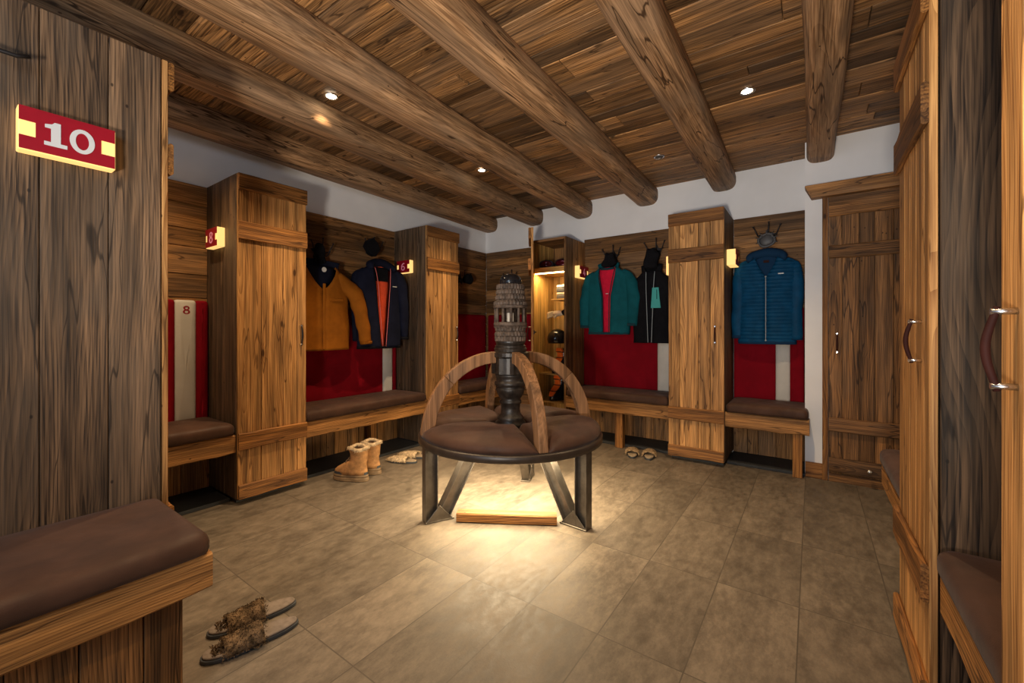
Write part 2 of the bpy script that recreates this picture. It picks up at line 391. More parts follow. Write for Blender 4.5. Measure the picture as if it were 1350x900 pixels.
struct('ceiling', mb, WD('ceil', 'X'), bevel=0.003, seg=1)

# round log beams
def beam(x_near, x_far, y_near, y_far, rad, zb, label, sd, flat=0.82):
    mb = MB(); rings = []; n = 26; K = 24
    for i in range(n + 1):
        t = i / n; y = y_near + (y_far - y_near) * t; x = x_near + (x_far - x_near) * t
        r = rad * (1 + 0.05 * N3(y * 1.3, sd, 0))
        x += 0.012 * N3(y * 0.9, sd, 5); ring = []
        for j in range(K):
            a = 2 * math.pi * (j + 0.5) / K
            cx, cz = math.cos(a), math.sin(a)
            k = 1 + 0.035 * N3(cx * 1.5 + sd, cz * 1.5, y * 1.6)
            px = math.copysign(abs(cx) ** 0.62, cx) * rad * 0.92 * k; pz = math.copysign(abs(cz) ** 0.66, cz) * rad * flat * k
            px *= r / rad
            ring.append((x + px, y, zb + rad * (flat + 0.04) + pz))
        rings.append(ring)
    mb.loft(rings, rnd.random(), True, True)
    o = mb.build('ceiling_beam', WD('beam', 'Y'))
    return tag(o, label, 'beam', 'round log beams under the ceiling')
beam(-3.06, -3.36, -1.5, YB + 0.05, 0.115, 2.345, 'leftmost round log beam, running along the top of the left wall', 1.0)
beam(-2.42, -2.68, -1.5, YB + 0.05, 0.120, 2.335, 'second log beam from the left, ending above the carved post', 2.0)
beam(-1.80, -2.06, -1.5, YB + 0.05, 0.125, 2.325, 'third log beam from the left, pale flaked bark marks, beside two small lit downlights', 3.0)
beam(-1.17, -1.36, -1.5, YB + 0.05, 0.118, 2.345, 'middle log beam ending on the white wall above the teal jacket', 4.0)
beam(-0.54, -0.66, -1.5, YB + 0.05, 0.112, 2.360, 'log beam ending above the central locker', 5.0)
beam(0.055, 0.05, -1.5, YK + 0.05, 0.092, 2.340, 'rightmost log beam, running straight to the wall over the door', 6.0)

# ------------------------------------------------------------------ wall cladding, skirting, door
def cladding(name_label, p0, length, rz, z0=0.03, z1=2.09, depth=0.02):
    t = MB(); t.box(0, length, depth - 0.004, depth, z0, z1)
    planks(t, z0, z1, (0.10, 0.19), lambda m, a, b, pr: m.box(0, length, 0.0 + rnd.uniform(0, 0.004), depth - 0.005, a, b, pr), 0.005)
    o = t.build('wall_cladding', WD('clad', 'X'), None, bevel=0.002, seg=1)
    o.location = p0; o.rotation_euler = (0, 0, R(rz))
    return tag(o, name_label, 'panelling', 'horizontal plank panelling in the alcoves')
LW = XL + 0.022; BW = YB - 0.022
cladding('horizontal plank panelling behind the backrest numbered 8', (LW, 0.36, 0), 0.79, 90)
cladding('horizontal plank panelling behind the amber and navy jackets', (LW, 1.59, 0), 1.17, 90)
cladding('dark horizontal plank panelling left of the room corner, beyond the farther left locker', (LW, 3.20, 0), 1.02, 90)
cladding('dark horizontal plank panelling right of the room corner, behind the carved post', (XL + 0.022, BW, 0), 0.985, 0)
cladding('horizontal plank panelling behind the teal and black jackets', (-2.035, BW, 0), 1.03, 0)
cladding('horizontal plank panelling behind the blue quilted jacket', (-0.572, BW, 0), 0.522, 0)

mb = MB(); mb.box(XS + 0.002, 0.062, YK - 0.022, YK - 0.001, 0.0, 0.115)
struct('baseboard_back', mb, WD('batten', 'X'), bevel=0.004)

# door in the white wall
d1 = bpy.data.objects.new('door_1', None); col.objects.link(d1); d1.location = (0.06, YK, 0); d1['kind'] = 'structure'
f = MB()
f.box(0.0, 0.034, -0.03, -0.001, 0, 2.075); f.box(0.50, 0.535, -0.03, -0.001, 0, 2.075)
f.build('door_frame', WD('batten', 'Z'), d1, bevel=0.004)
c = MB(); c.prism([(-0.075, 2.07), (-0.001, 2.07), (-0.001, 2.155), (-0.115, 2.155), (-0.115, 2.145)], 'x', -0.065, 0.58, 0.4)
c.v = [(v[0] - (0.04 if v[0] < 0 and v[2] > 2.1 else 0), v[1], v[2]) for v in c.v]
c.build('cornice', WD('clad', 'X'), d1, bevel=0.004)
p = MB(); p.box(0.036, 0.499, -0.005, -0.001, 0.06, 2.07); planks(p, 0.036, 0.499, (0.06, 0.13), lambda m, a, b, pr: m.box(a, b, -0.018, -0.006, 0.06, 2.07, pr), 0.003)
p.build('door_panel', WD('door', 'Z'), d1, bevel=0.002, seg=1)
for (z0, z1) in ((1.925, 2.07), (1.62, 1.715), (0.365, 0.465), (0.07, 0.175)):
    b = MB(); rough(b, 0.037, 0.498, -0.042, -0.018, z0, z1, 0.006); b.build('batten', WD('door', 'X'), d1)
b = MB(); b.box(0.037, 0.498, -0.03, -0.002, 0.0, 0.06); b.build('kick_board', WD('door', 'X'), d1, bevel=0.003)
def handle(parent, x, y, z0, z1, out=0.030, mat2=None, thick=0.0045):
    """two chrome pins carrying a leather strap that bows outwards; front is -Y"""
    h = MB()
    for z in (z0, z1): h.tube([(x, y, z), (x, y - out, z)], 0.0055, 10, mi=0)
    pts = []
    for i in range(13):
        t = i / 12; z = z0 - 0.008 + (z1 - z0 + 0.016) * t
        pts.append((x, y - out * 0.75 - 0.013 * math.sin(math.pi * t) ** 1.3, z))
    h.tube(pts, [thick * (1.0 + 0.35 * math.sin(math.pi * i / 12)) for i in range(13)], 10, mi=1, flat=1.0)
    return h.build('handle', [M['chrome'], mat2 or M['leather']], parent)
handle(d1, 0.085, -0.018, 0.94, 1.075)
k = MB(); k.tube([(0.26, -0.042, 0.125), (0.26, -0.075, 0.125)], 0.007, 10); k.ball((0.26, -0.085, 0.125), 0.017); k.build('door_stop', M['chrome'], d1)

# ------------------------------------------------------------------ lockers (local frame: x along the front, -y is the front)
def locker(label, loc, rz, Wd=0.44, D=0.48, H=2.09, door=True, hx=None, hz=(1.0, 1.13), side='grey', strap=None):
    t = thing('locker', label, 'locker', loc, rz, 'ski lockers of old planks')
    for nm, x0, x1 in (('side_panel', 0.0, 0.022), ('side_panel', Wd - 0.022, Wd)):
        s = MB(); planks(s, 0.021, D, (0.09, 0.2), lambda m, a, b, pr: m.box(x0, x1, a, b, 0.03, H, pr), 0.002)
        s.build(nm, WD(side, 'Z'), t, bevel=0.002, seg=1)
    s = MB(); s.box(0.022, Wd - 0.022, 0.022, D, H - 0.022, H); s.build('top_panel', WD(side, 'X'), t, bevel=0.002, seg=1)
    s = MB(); s.box(0.022, Wd - 0.022, 0.022, D, 0.045, 0.07); s.build('bottom_panel', WD(side, 'X'), t)
    s = MB(); s.box(0.015, Wd - 0.015, 0.06, D, 0.0, 0.045); s.build('plinth', M['slab'], t)
    if door:
        s = MB(); planks(s, 0.0, Wd, (0.09, 0.15), lambda m, a, b, pr: m.box(a, b, 0.0, 0.018, 0.035, H, pr), 0.0035)
        dr = s.build('door', WD('honey', 'Z'), t, bevel=0.002, seg=1)
        for (z0, z1, wv) in ((H - 0.105, H - 0.002, 0.003), (1.675, 1.79, 0.006), (0.345, 0.45, 0.007), (0.035, 0.125, 0.005)):
            b = MB(); rough(b, 0.002, Wd - 0.002, -0.018, -0.0005, z0, z1, wv); b.build('batten', WD('batten', 'X'), dr)
        handle(dr, Wd - 0.045 if hx is None else hx, 0.0, hz[0], hz[1], mat2=strap)
    return t
locker('honey plank locker carrying the lit number 8 lamp, nearer of the two left lockers', (-2.934, 1.150, 0), 90, strap=M['iron'], D=0.503)
locker('honey plank locker carrying the lit number 6 lamp, farther of the two left lockers', (-2.960, 2.760, 0), 90, strap=M['iron'], D=0.478)
locker('honey plank locker standing between the black jacket and the blue quilted jacket', (-1.008, 3.730, 0), 0, Wd=0.433, hx=0.37, D=0.508)
locker('tall locker close at right whose door edge and weathered side face the camera', (0.264, 2.110, 0), -90, Wd=0.49, hx=0.39, hz=(1.01, 1.125))
locker('locker cut off by the right picture edge with a big leather handle', (0.264, 1.078, 0), -90, Wd=0.46, hx=0.075, hz=(1.01, 1.13))
t10 = locker('weathered grey locker at far left whose wide side carries the lit number 10 lamp', (-1.930, 0.527, 0), 180, Wd=0.47, D=0.62)

# open locker with its door swung out
ol = thing('locker', 'open locker with a lit interior full of ski gear, beside the teal jacket', 'locker', (-2.430, 3.775, 0), 0, 'ski lockers of old planks')
Wo, Do = 0.405, 0.44
for x0, x1, kind in ((0.0, 0.022, 'pine'), (Wo - 0.022, Wo, 'grey')):
    s = MB(); planks(s, 0.0, Do, (0.1, 0.2), lambda m, a, b, pr: m.box(x0, x1, a, b, 0.03, 2.05, pr), 0.002)
    s.build('side_panel', WD(kind if x0 == 0 else 'clad', 'Z'), ol, bevel=0.002, seg=1)
s = MB(); s.box(0.022, Wo - 0.022, 0.0, Do, 2.028, 2.05); s.build('top_panel', WD('clad', 'X'), ol)
s = MB(); s.box(0.022, Wo - 0.022, 0.0, Do - 0.01, 0.045, 0.07); s.build('bottom_panel', WD('pine', 'X'), ol)
s = MB(); s.box(0.022, Wo - 0.022, Do - 0.02, Do - 0.002, 0.07, 1.70); s.build('back_panel', WD('pine', 'Z'), ol)
s = MB(); s.box(0.022, 0.25, Do - 0.02, Do - 0.002, 1.76, 2.028); s.build('upper_back_panel', WD('clad', 'Z'), ol)
s = MB(); s.box(0.022, Wo - 0.022, 0.005, Do - 0.02, 1.70, 1.755); s.build('shelf', WD('pine', 'X'), ol, bevel=0.003)
s = MB(); s.box(0.03, Wo - 0.03, 0.012, 0.028, 1.690, 1.6995); s.build('led_strip', M['led'], ol)
lo = lamp('locker_light', 'AREA', (-2.228, 3.84, 1.685), 2.6, (1.0, 0.70, 0.32), (0, 0, 0), shape='RECTANGLE', size=0.32, size_y=0.05)
s = MB(); s.box(0.02, Wo - 0.02, 0.06, Do - 0.01, 0.0, 0.045); s.build('plinth', M['slab'], ol)
# the door: hinged at the left, swung out along (0.54,-0.84)
dd = bpy.data.objects.new('door', None); col.objects.link(dd); dd.parent = ol; dd.location = (0.018, -0.004, 0); dd.rotation_euler = (0, 0, R(-57.3))
s = MB(); planks(s, 0.0, 0.425, (0.10, 0.15), lambda m, a, b, pr: m.box(a, b, -0.022, 0.0, 0.035, 2.09, pr), 0.002)
s.build('door_panel', WD('honey', 'Z'), dd, bevel=0.002, seg=1)
for (z0, z1) in ((1.985, 2.088), (1.675, 1.79), (0.345, 0.45), (0.035, 0.125)):
    b = MB(); rough(b, 0.003, 0.422, -0.048, -0.0225, z0, z1, 0.007); b.build('batten', WD('batten', 'X'), dd)
handle(dd, 0.385, -0.022, 1.0, 1.13)
s = MB(); s.box(0.37, 0.415, 0.0, 0.012, 1.06, 1.10, mi=0); s.tube([(0.40, 0.006, 1.08), (0.40, 0.03, 1.08)], 0.008, 8); s.build('lock', M['iron'], dd)

# ------------------------------------------------------------------ wall benches and their cushions
def puff(mb, x0, x1, y0, y1, z0, z1, r=0.03, nx=10, ny=8, dome=0.008, dent=0.006, sd=0.0, mi=0):
    """upholstered slab: rounded box, softly domed top"""
    def prof(t, a, b, rr):  # rounded inset
        return t
    nu, nv = 28, 10
    us = []
    rings = []
    # build as superellipse stack: levels from bottom to top with inset
    levels = [(z0, 0.35), (z0 + r * 0.15, 0.1), (z0 + r * 0.5, 0.0), (z1 - r, 0.0), (z1 - r * 0.55, 0.12), (z1 - r * 0.2, 0.42), (z1 - r * 0.04, 0.85)]
    def outline(ins, z):
        a0, a1, b0, b1 = x0 + ins, x1 - ins, y0 + ins, y1 - ins
        c = r * 0.9; pts = []
        corners = [(a1 - c, b0 + c, -90), (a1 - c, b1 - c, 0), (a0 + c, b1 - c, 90), (a0 + c, b0 + c, 180)]
        for (cx, cy, s) in corners:
            for q in range(5):
                a = R(s + q * 22.5); pts.append((cx + c * math.cos(a), cy + c * math.sin(a), z))
        # subdivide long runs
        out = []
        for i, p in enumerate(pts):
            q = pts[(i + 1) % len(pts)]; out.append(p)
            if i % 5 == 4:
                m = 10
                for s in range(1, m): out.append(tuple(p[k] + (q[k] - p[k]) * s / m for k in range(3)))
        return out
    for (z, k) in levels: rings.append(outline(k * r, z))
    for i in range(1, 5):
        f = 1 - i / 5
        base = outline(0.85 * r, z1); cx, cy = (x0 + x1) / 2, (y0 + y1) / 2
        rings.append([(cx + (p[0] - cx) * f, cy + (p[1] - cy) * f, z1 + dome * (1 - f * f) + dent * N3(p[0] * 5, p[1] * 5 + i, sd)) for p in base])
    mb.loft(rings, 0.0, True, True, True, mi)
    return mb
def bench(label, loc, rz, L, D, legs=(), x0=0.0, under=0.42, top=0.44, cush_label='', plinth=True, box=False):
    t = thing('wall_bench', label, 'bench', loc, rz, 'plank wall benches')
    b = MB(); rough(b, x0, L, 0.0, 0.034, 0.322, top, 0.007, n=22, lowonly=True); b.build('fascia', WD('fascia', 'X'), t)
    b = MB(); planks(b, 0.036, D, (0.1, 0.2), lambda m, a, c, pr: m.box(x0, L, a, c, top - 0.035, top - 0.002, pr)); b.build('seat_board', WD('clad', 'X'), t)
    b = MB(); planks(b, x0, L, (0.07, 0.14), lambda m, a, c, pr: m.box(a, c, under, under + 0.02, 0.026, top - 0.037, pr)); b.build('under_panel', WD('clad', 'Z'), t, bevel=0.002, seg=1)
    if plinth:
        b = MB(); b.box(x0, L, 0.085, D, 0.0005, 0.024); b.build('plinth', M['slab'], t, bevel=0.003)
    for (lx, ly, w) in legs:
        b = MB(); b.box(lx - w / 2, lx + w / 2, ly, ly + 0.06, 0.0005, 0.33); b.build('leg', WD('batten', 'Z'), t, bevel=0.004)
    return t
def cushion(label, loc, rz, x0, x1, y0, y1, z0=0.4415, h=0.075, sd=0.0):
    t = MB(); puff(t, x0, x1, y0, y1, 0.0, h, 0.032, sd=sd, dome=0.006)
    o = t.build('seat_cushion', M['suede']); o.location = (loc[0], loc[1], z0); o.rotation_euler = (0, 0, R(rz))
    return tag(o, label, 'cushion', 'brown suede bench cushions')
bench('wall bench below the backrest numbered 8', (-2.955, 0.40, 0), 90, 0.748, 0.46)
cushion('brown suede cushion on the bench below the backrest numbered 8', (-2.955, 0.40, 0), 90, 0.005, 0.743, -0.015, 0.415, sd=1)
bench('long wall bench below the amber and navy jackets', (-2.955, 1.592, 0), 90, 1.166, 0.46, legs=((0.80, 0.30, 0.06),))
cushion('brown suede cushion on the long bench below the amber and navy jackets', (-2.955, 1.592, 0), 90, 0.005, 1.16, -0.015, 0.415, sd=2)
bench('wall bench in the dark room corner beyond the farther left locker', (-2.955, 3.204, 0), 90, 1.01, 0.46)
cushion('brown suede cushion on the bench in the dark room corner', (-2.955, 3.204, 0), 90, 0.005, 0.955, -0.015, 0.415, sd=3)
bench('wall bench below the teal and black jackets', (-2.02, 3.765, 0), 0, 1.010, 0.45, legs=((0.545, 0.02, 0.075),))
cushion('brown suede cushion on the bench below the teal and black jackets', (-2.02, 3.765, 0), 0, 0.005, 1.005, -0.015, 0.405, sd=4)
bench('short wall bench below the blue quilted jacket', (-0.572, 3.765, 0), 0, 0.555, 0.45, legs=((0.482, 0.015, 0.06),))
cushion('brown suede cushion on the short bench below the blue quilted jacket', (-0.572, 3.765, 0), 0, 0.005, 0.55, -0.015, 0.405, sd=5)
bench('wall bench at right between the two near lockers', (0.285, 1.618, 0), -90, 0.538, 0.46)
cushion('brown suede cushion between the two near right lockers', (0.285, 1.618, 0), -90, 0.004, 0.534, -0.012, 0.45, sd=6)
bench('wall bench at right peeking out beyond the tall right locker', (0.285, 2.80, 0), -90, 0.686, 0.46)
cushion('brown suede cushion peeking out beyond the tall right locker', (0.285, 2.80, 0), -90, 0.004, 0.68, -0.012, 0.45, sd=7)
# bench in the left foreground
t = thing('wall_bench', 'big foreground bench with boxed plank base against the grey number 10 panel', 'bench', (-1.45, -0.75, 0), 90, 'plank wall benches')
b = MB(); rough(b, 0, 1.252, 0.0, 0.04, 0.335, 0.44, 0.007, n=26, lowonly=True); b.build('fascia', WD('fascia', 'X'), t)
b = MB(); planks(b, 0.042, 0.475, (0.1, 0.2), lambda m, a, c, pr: m.box(0, 1.25, a, c, 0.40, 0.438, pr)); b.build('seat_board', WD('batten', 'X'), t, bevel=0.003)
b = MB(); planks(b, 0, 1.195, (0.10, 0.17), lambda m, a, c, pr: m.box(a, c, 0.05, 0.075, 0.0005, 0.398, pr)); b.box(1.170, 1.195, 0.076, 0.47, 0.0005, 0.398)
b.build('base_panel', WD('door', 'Z'), t, bevel=0.002, seg=1)
cushion('big dark brown suede cushion on the foreground bench, below the number 10', (-1.45, -0.75, 0), 90, 0.0, 1.248, -0.012, 0.472, sd=8, h=0.068)

# numerals as 2D strokes (x to the right, y up, height 1)
def ellipse(cx, cy, rx, ry, n=28, rev=False):
    p = [(cx + rx * math.cos(2 * math.pi * i / n), cy + ry * math.sin(2 * math.pi * i / n)) for i in range(n)]
    return p[::-1] if rev else p
def ring2(mb, cx, cy, rx, ry, tx, ty, place, d):
    n = 32; vs = []; fs = []
    for i in range(n):
        a = 2 * math.pi * i / n
        for k in (0, 1):
            for (qx, qy) in ((rx, ry), (rx - tx, ry - ty)):
                vs.append(place(cx + qx * math.cos(a), cy + qy * math.sin(a), k * d))
    for i in range(n):
        j = (i + 1) % n; A = [4 * i + q for q in range(4)]; B = [4 * j + q for q in range(4)]
        fs += [(A[2], B[2], B[3], A[3]), (A[0], A[2], B[2], B[0])[::-1], (A[1], B[1], B[3], A[3])[::-1], (A[0], B[0], B[1], A[1])[::-1]]
    mb.add(vs, fs)
def poly2(mb, pts, place, d):
    n = len(pts); vs = [place(x, y, 0) for x, y in pts] + [place(x, y, d) for x, y in pts]
    mb.add(vs, [tuple(range(n))[::-1], tuple(range(n, 2 * n))] + [(i, (i + 1) % n, n + (i + 1) % n, n + i) for i in range(n)])
def digit(mb, ch, x, place, d=0.002, s=1.0):
    P = lambda a, b, k: place(x + a * s, b * s, k)
    if ch == '1':
        poly2(mb, [(0.20, 0.16), (0.20, 0.72), (0.04, 0.72), (0.04, 0.86), (0.22, 0.90), (0.30, 1.0), (0.46, 1.0), (0.46, 0.16)], P, d)
        poly2(mb, [(0.02, 0.0), (0.64, 0.0), (0.64, 0.16), (0.02, 0.16)], P, d)
    if ch == '0': ring2(mb, 0.36, 0.5, 0.36, 0.52, 0.17, 0.16, P, d)
    if ch == '8':
        ring2(mb, 0.36, 0.28, 0.36, 0.29, 0.18, 0.14, P, d); ring2(mb, 0.36, 0.75, 0.31, 0.26, 0.16, 0.12, P, d * 0.98)
    if ch == '6':
        ring2(mb, 0.34, 0.31, 0.34, 0.32, 0.14, 0.13, P, d)
        poly2(mb, [(0.0, 0.33), (0.02, 0.62), (0.14, 0.86), (0.36, 1.0), (0.60, 1.0), (0.60, 0.86), (0.40, 0.86), (0.24, 0.76), (0.16, 0.58), (0.14, 0.36)], P, d * 0.98)
    if ch == '4':
        poly2(mb, [(0.0, 0.22), (0.0, 0.36), (0.36, 1.0), (0.54, 1.0), (0.18, 0.36), (0.70, 0.36), (0.70, 0.22)], P, d)
        poly2(mb, [(0.40, 0.0), (0.40, 0.60), (0.56, 0.60), (0.56, 0.0)], P, d * 0.98)

def backrest(label, loc, rz, L, z0, z1, stripe=None, number=None):
    t = thing('backrest_cushion', label, 'backrest', loc, rz, 'red padded backrests')
    def pad(nm, a, b, mat, dy=0.0):
        m = MB(); puff(m, a, b, z0, z1, 0.0, 0.045 + dy, 0.022, dome=0.004, dent=0.004, sd=a * 7)
        m.v = [(v[0], -v[2], v[1]) for v in m.v]
        return m.build(nm, mat, t)
    if stripe:
        pad('red_pad', 0.0, stripe[0] + 0.004, M['red']); pad('red_pad', stripe[1] - 0.004, L, M['red'])
        sp = pad('white_stripe', stripe[0], stripe[1], M['white'], 0.001)
        if number:
            nm = MB(); cx = (stripe[0] + stripe[1]) / 2
            digit(nm, number, 0, lambda a, b, k: (cx - 0.019 + a * 0.055, -0.0475 - k, z1 - 0.095 + b * 0.055), d=0.002)
            nm.build('numeral', M['numred'], sp)
    else: pad('red_pad', 0.0, L, M['red'])
    return t
backrest('red backrest with a white stripe numbered 8', (LW + 0.002, 0.42, 0), 90, 0.725, 0.47, 1.30, (0.535, 0.655), '8')
backrest('red backrest with a white stripe at its right end, under the amber and navy jackets', (LW + 0.002, 1.60, 0), 90, 1.155, 0.47, 1.29, (0.985, 1.105))
backrest('plain dark red backrest left of the room corner', (LW + 0.002, 3.21, 0), 90, 0.955, 0.47, 1.29)
backrest('plain dark red backrest right of the room corner, behind the carved post', (-3.36, BW - 0.002, 0), 0, 0.92, 0.47, 1.29)
backrest('red backrest with a white stripe at its right end, under the teal and black jackets', (-2.025, BW - 0.002, 0), 0, 1.012, 0.47, 1.29, (0.79, 0.915))
backrest('red backrest with a white stripe, under the blue quilted jacket', (-0.568, BW - 0.002, 0), 0, 0.515, 0.47, 1.29, (0.315, 0.42))

# ------------------------------------------------------------------ lit number lamps (local: plate faces -y, x to the right, origin on the mounting face)
def number_lamp(label, loc, rz, text, Wd, Hh, depth, nummat, hs=0.52, flip=False):
    t = thing('number_lamp', label, 'lamp', loc, rz, 'lit number lamps on the lockers')
    b = MB(); b.box(-Wd / 2, Wd / 2, -depth, 0.0005, -Hh / 2, Hh / 2); b.build('lamp_housing', M['glow'], t, bevel=0.004)
    p = MB(); x0, x1, z0, z1 = -Wd / 2 + 0.002, Wd / 2 - 0.002, -Hh / 2 + 0.004, Hh / 2 - 0.001
    e = Wd * 0.155; hz = Hh * 0.17
    # plate with two lit windows left and right
    p.box(x0, x1, -depth - 0.003, -depth, hz, z1); p.box(x0, x1, -depth - 0.003, -depth, z0, -hz)
    p.box(x0 + e, x1 - e, -depth - 0.003, -depth, -hz, hz)
    p.build('face_plate', M['signred'], t)
    n = MB(); sz = Hh * hs; wds = {'1': 0.70, '0': 0.76, '8': 0.68, '6': 0.68, '4': 0.7}; tot = sum(wds[c] for c in text) * sz * 1.08; x = -tot / 2 + sz * 0.02
    for ch in text:
        digit(n, ch, 0, lambda a, bb, k, x=x: (x + a * sz * 1.08, -depth - 0.0032 - k, -sz / 2 + bb * sz), d=0.0015); x += wds[ch] * sz * 1.08
    if text: n.build('numeral', nummat, t)
    return t
number_lamp('lit red number 10 lamp on the grey panel at far left', (-1.930, 0.268, 1.695), 90, '10', 0.212, 0.130, 0.045, M['signnum'], 0.56)
number_lamp('lit red number 8 lamp on the side of the nearer left locker', (-3.215, 1.150, 1.706), 0, '8', 0.185, 0.125, 0.045, M['signpink'], 0.58)
number_lamp('lit red number 6 lamp on the side of the farther left locker', (-3.235, 2.760, 1.714), 0, '6', 0.185, 0.122, 0.045, M['signpink'], 0.58)
number_lamp('lit red number lamp on the side of the open locker, left of the teal jacket', (-2.025, 4.075, 1.712), 90, '4', 0.205, 0.125, 0.055, M['signpink'], 0.58)
number_lamp('lit lamp seen edge-on at the left side of the central locker, above the black jacket', (-1.008, 3.955, 1.675), -90, '', 0.19, 0.165, 0.055, M['signpink'], 0.58)
number_lamp('lit number lamp on the right side of the central locker, by the blue jacket shoulder', (-0.575, 3.95, 1.700), 90, '', 0.19, 0.130, 0.065, M['signpink'], 0.58)

# ------------------------------------------------------------------ round bench with carved post
CX, CY = -1.560, 2.170
rb = thing('round_bench', 'round brown suede bench with carved dark post and four curved wooden arms', 'bench', (CX, CY, 0))
ARMS = [323.5, 53.5, 143.5, 233.5]
mb = MB()
prof = [(0.05, 0.425), (0.560, 0.425), (0.573, 0.432), (0.573, 0.462), (0.566, 0.470), (0.05, 0.470)]
mb.lathe(prof, 72); mb.build('seat_rim', M['blacksteel'], rb)
for a0 in ARMS:
    m = MB(); n1, n2 = 22, 12
    rings = []
    ga = 3.0
    for i in range(n2 + 1):       # from inner radius to outer and down the side
        pass
    # top surface profile in radius: (r, z)
    pr_ = [(0.135, 0.4705), (0.128, 0.50), (0.140, 0.528), (0.165, 0.540), (0.26, 0.548), (0.38, 0.552), (0.47, 0.548), (0.525, 0.536), (0.553, 0.515), (0.562, 0.492), (0.556, 0.4705)]
    for i in range(n1 + 1):
        t = i / n1
        e = min(t, 1 - t) * 2; drop = (1 - min(1, e * 5.0)) ** 2
        a = R(a0 + ga + (90 - 2 * ga) * t); ring = []
        for (r, z) in pr_:
            zz = 0.4705 + (z - 0.4705) * (1 - 0.75 * drop) + (0.006 * N3(r * 9, a * 3, a0) if z > 0.53 else 0)
            # seams run parallel to the arm: shift ends sideways
            ring.append((r * math.cos(a), r * math.sin(a), zz))
        rings.append(ring)
    m.loft(rings, 0, True, True, True)
    m.build('seat_pad', M['suede'], rb)
# carved post
mb = MB()
prof = [(0.102, 0.470), (0.102, 0.485), (0.092, 0.497), (0.098, 0.505), (0.096, 0.520), (0.080, 0.535), (0.086, 0.545), (0.082, 0.556), (0.064, 0.575), (0.060, 0.60), (0.062, 0.635), (0.070, 0.642), (0.070, 0.655),
        (0.060, 0.662), (0.072, 0.680), (0.086, 0.705), (0.092, 0.725), (0.092, 0.735), (0.080, 0.742), (0.098, 0.752), (0.100, 0.775), (0.090, 0.780), (0.092, 0.80), (0.098, 0.812), (0.098, 0.825)]
mb.lathe(prof, 28)
# notched hub that holds the arms
mb.lathe([(0.098, 0.825), (0.112, 0.828), (0.112, 0.925), (0.116, 0.935), (0.116, 0.958), (0.100, 0.966), (0.104, 0.985), (0.096, 0.990), (0.098, 1.002), (0.088, 1.008), (0.094, 1.02), (0.094, 1.03)], 32,
         mod=lambda a, z: (1.0 + 0.07 * (1 if math.cos(a * 8) > 0 else -1)) if 0.826 < z < 0.93 else 1.0, smooth=False)
pst = mb.build('carved_post', M['carved'], rb)
mb = MB()   # worn, toothed courses
def teeth(z0, z1, r0, r1, k, ph):
    mb.lathe([(r0 * 0.96, z0), (r0, z0 + 0.002), (r0 * 1.01, z0 + (z1 - z0) * 0.5), (r1, z1 - 0.004), (r1 * 0.95, z1)], 112, smooth=False,
             mod=lambda a, z: 1.0 + 0.030 * math.cos(a * 28 + ph * 2))
teeth(1.03, 1.062, 0.096, 0.098, 18, 0); teeth(1.062, 1.094, 0.098, 0.092, 18, 1.5); teeth(1.094, 1.125, 0.094, 0.104, 18, 0)
mb.build('carved_courses', M['carvedpale'], pst); mb = MB()
teeth(1.255, 1.292, 0.104, 0.090, 18, 0); teeth(1.292, 1.325, 0.094, 0.088, 18, 1.5); teeth(1.325, 1.355, 0.090, 0.086, 18, 0); teeth(1.355, 1.388, 0.088, 0.086, 18, 1.5)
mb.build('carved_courses', M['carvedpale'], pst)
mb = MB()   # little pillared lantern
mb.lathe([(0.098, 1.125), (0.106, 1.128), (0.106, 1.145), (0.098, 1.15)], 36); mb.lathe([(0.100, 1.236), (0.108, 1.24), (0.108, 1.252), (0.102, 1.256)], 36)
mb.lathe([(0.040, 1.15), (0.040, 1.236)], 20)
for i in range(12):
    a = 2 * math.pi * i / 12 + 0.13
    mb.tube([(0.095 * math.cos(a), 0.095 * math.sin(a), 1.148), (0.095 * math.cos(a), 0.095 * math.sin(a), 1.238)], 0.0085, 8)
mb.build('pillared_lantern', M['carvedpale'], pst)
mb = MB(); a = R(-54.5); mb.lathe([(0.020, 1.150), (0.022, 1.152), (0.022, 1.205), (0.018, 1.207)], 16, c=(0.066 * math.cos(a), 0.066 * math.sin(a))); mb.build('candle', M['candle'], pst)
mb = MB(); mb.lathe([(0.070, 1.388), (0.072, 1.395), (0.072, 1.412), (0.066, 1.43), (0.050, 1.446), (0.025, 1.455), (0.004, 1.457)], 28); mb.build('dome_cap', M['blackgloss'], pst)
# arms
for a0 in ARMS:
    ar = R(a0); d = Vector((math.cos(ar), math.sin(ar), 0)); s = Vector((-math.sin(ar), math.cos(ar), 0))
    mb = MB(); rings = []; n = 18
    for i in range(n + 1):
        t = i / n; th = R(90 - 88 * t)
        ri, ro = 0.40, 0.47
        # ellipse quarter arcs (radius along d, height)
        pin = d * (0.100 + (0.480 - 0.100) * math.cos(th)) + Vector((0, 0, 0.455 + (0.895 - 0.455) * math.sin(th)))
        pout = d * (0.100 + (0.560 - 0.100) * math.cos(th)) + Vector((0, 0, 0.455 + (0.965 - 0.455) * math.sin(th)))
        hw = 0.026
        rings.append([pin - s * hw, pin + s * hw, pout + s * hw, pout - s * hw])
    mb.loft(rings[:10], 0.2, False, True, True); mb.loft([[p for p in r] for r in rings[9:]], 0.8, False, True, True)
    mb.build('arm', WD('beam', 'Z') if False else wood('arm_wood', 'Z', (0.30, 0.160, 0.080), (0.13, 0.060, 0.026), greyamt=0.25, grey=(0.19, 0.13, 0.09), var=0.25, contrast=0.8) if 'arm' not in W else W['arm'], rb, bevel=0.005)
    W['arm'] = bpy.data.materials['arm_wood']
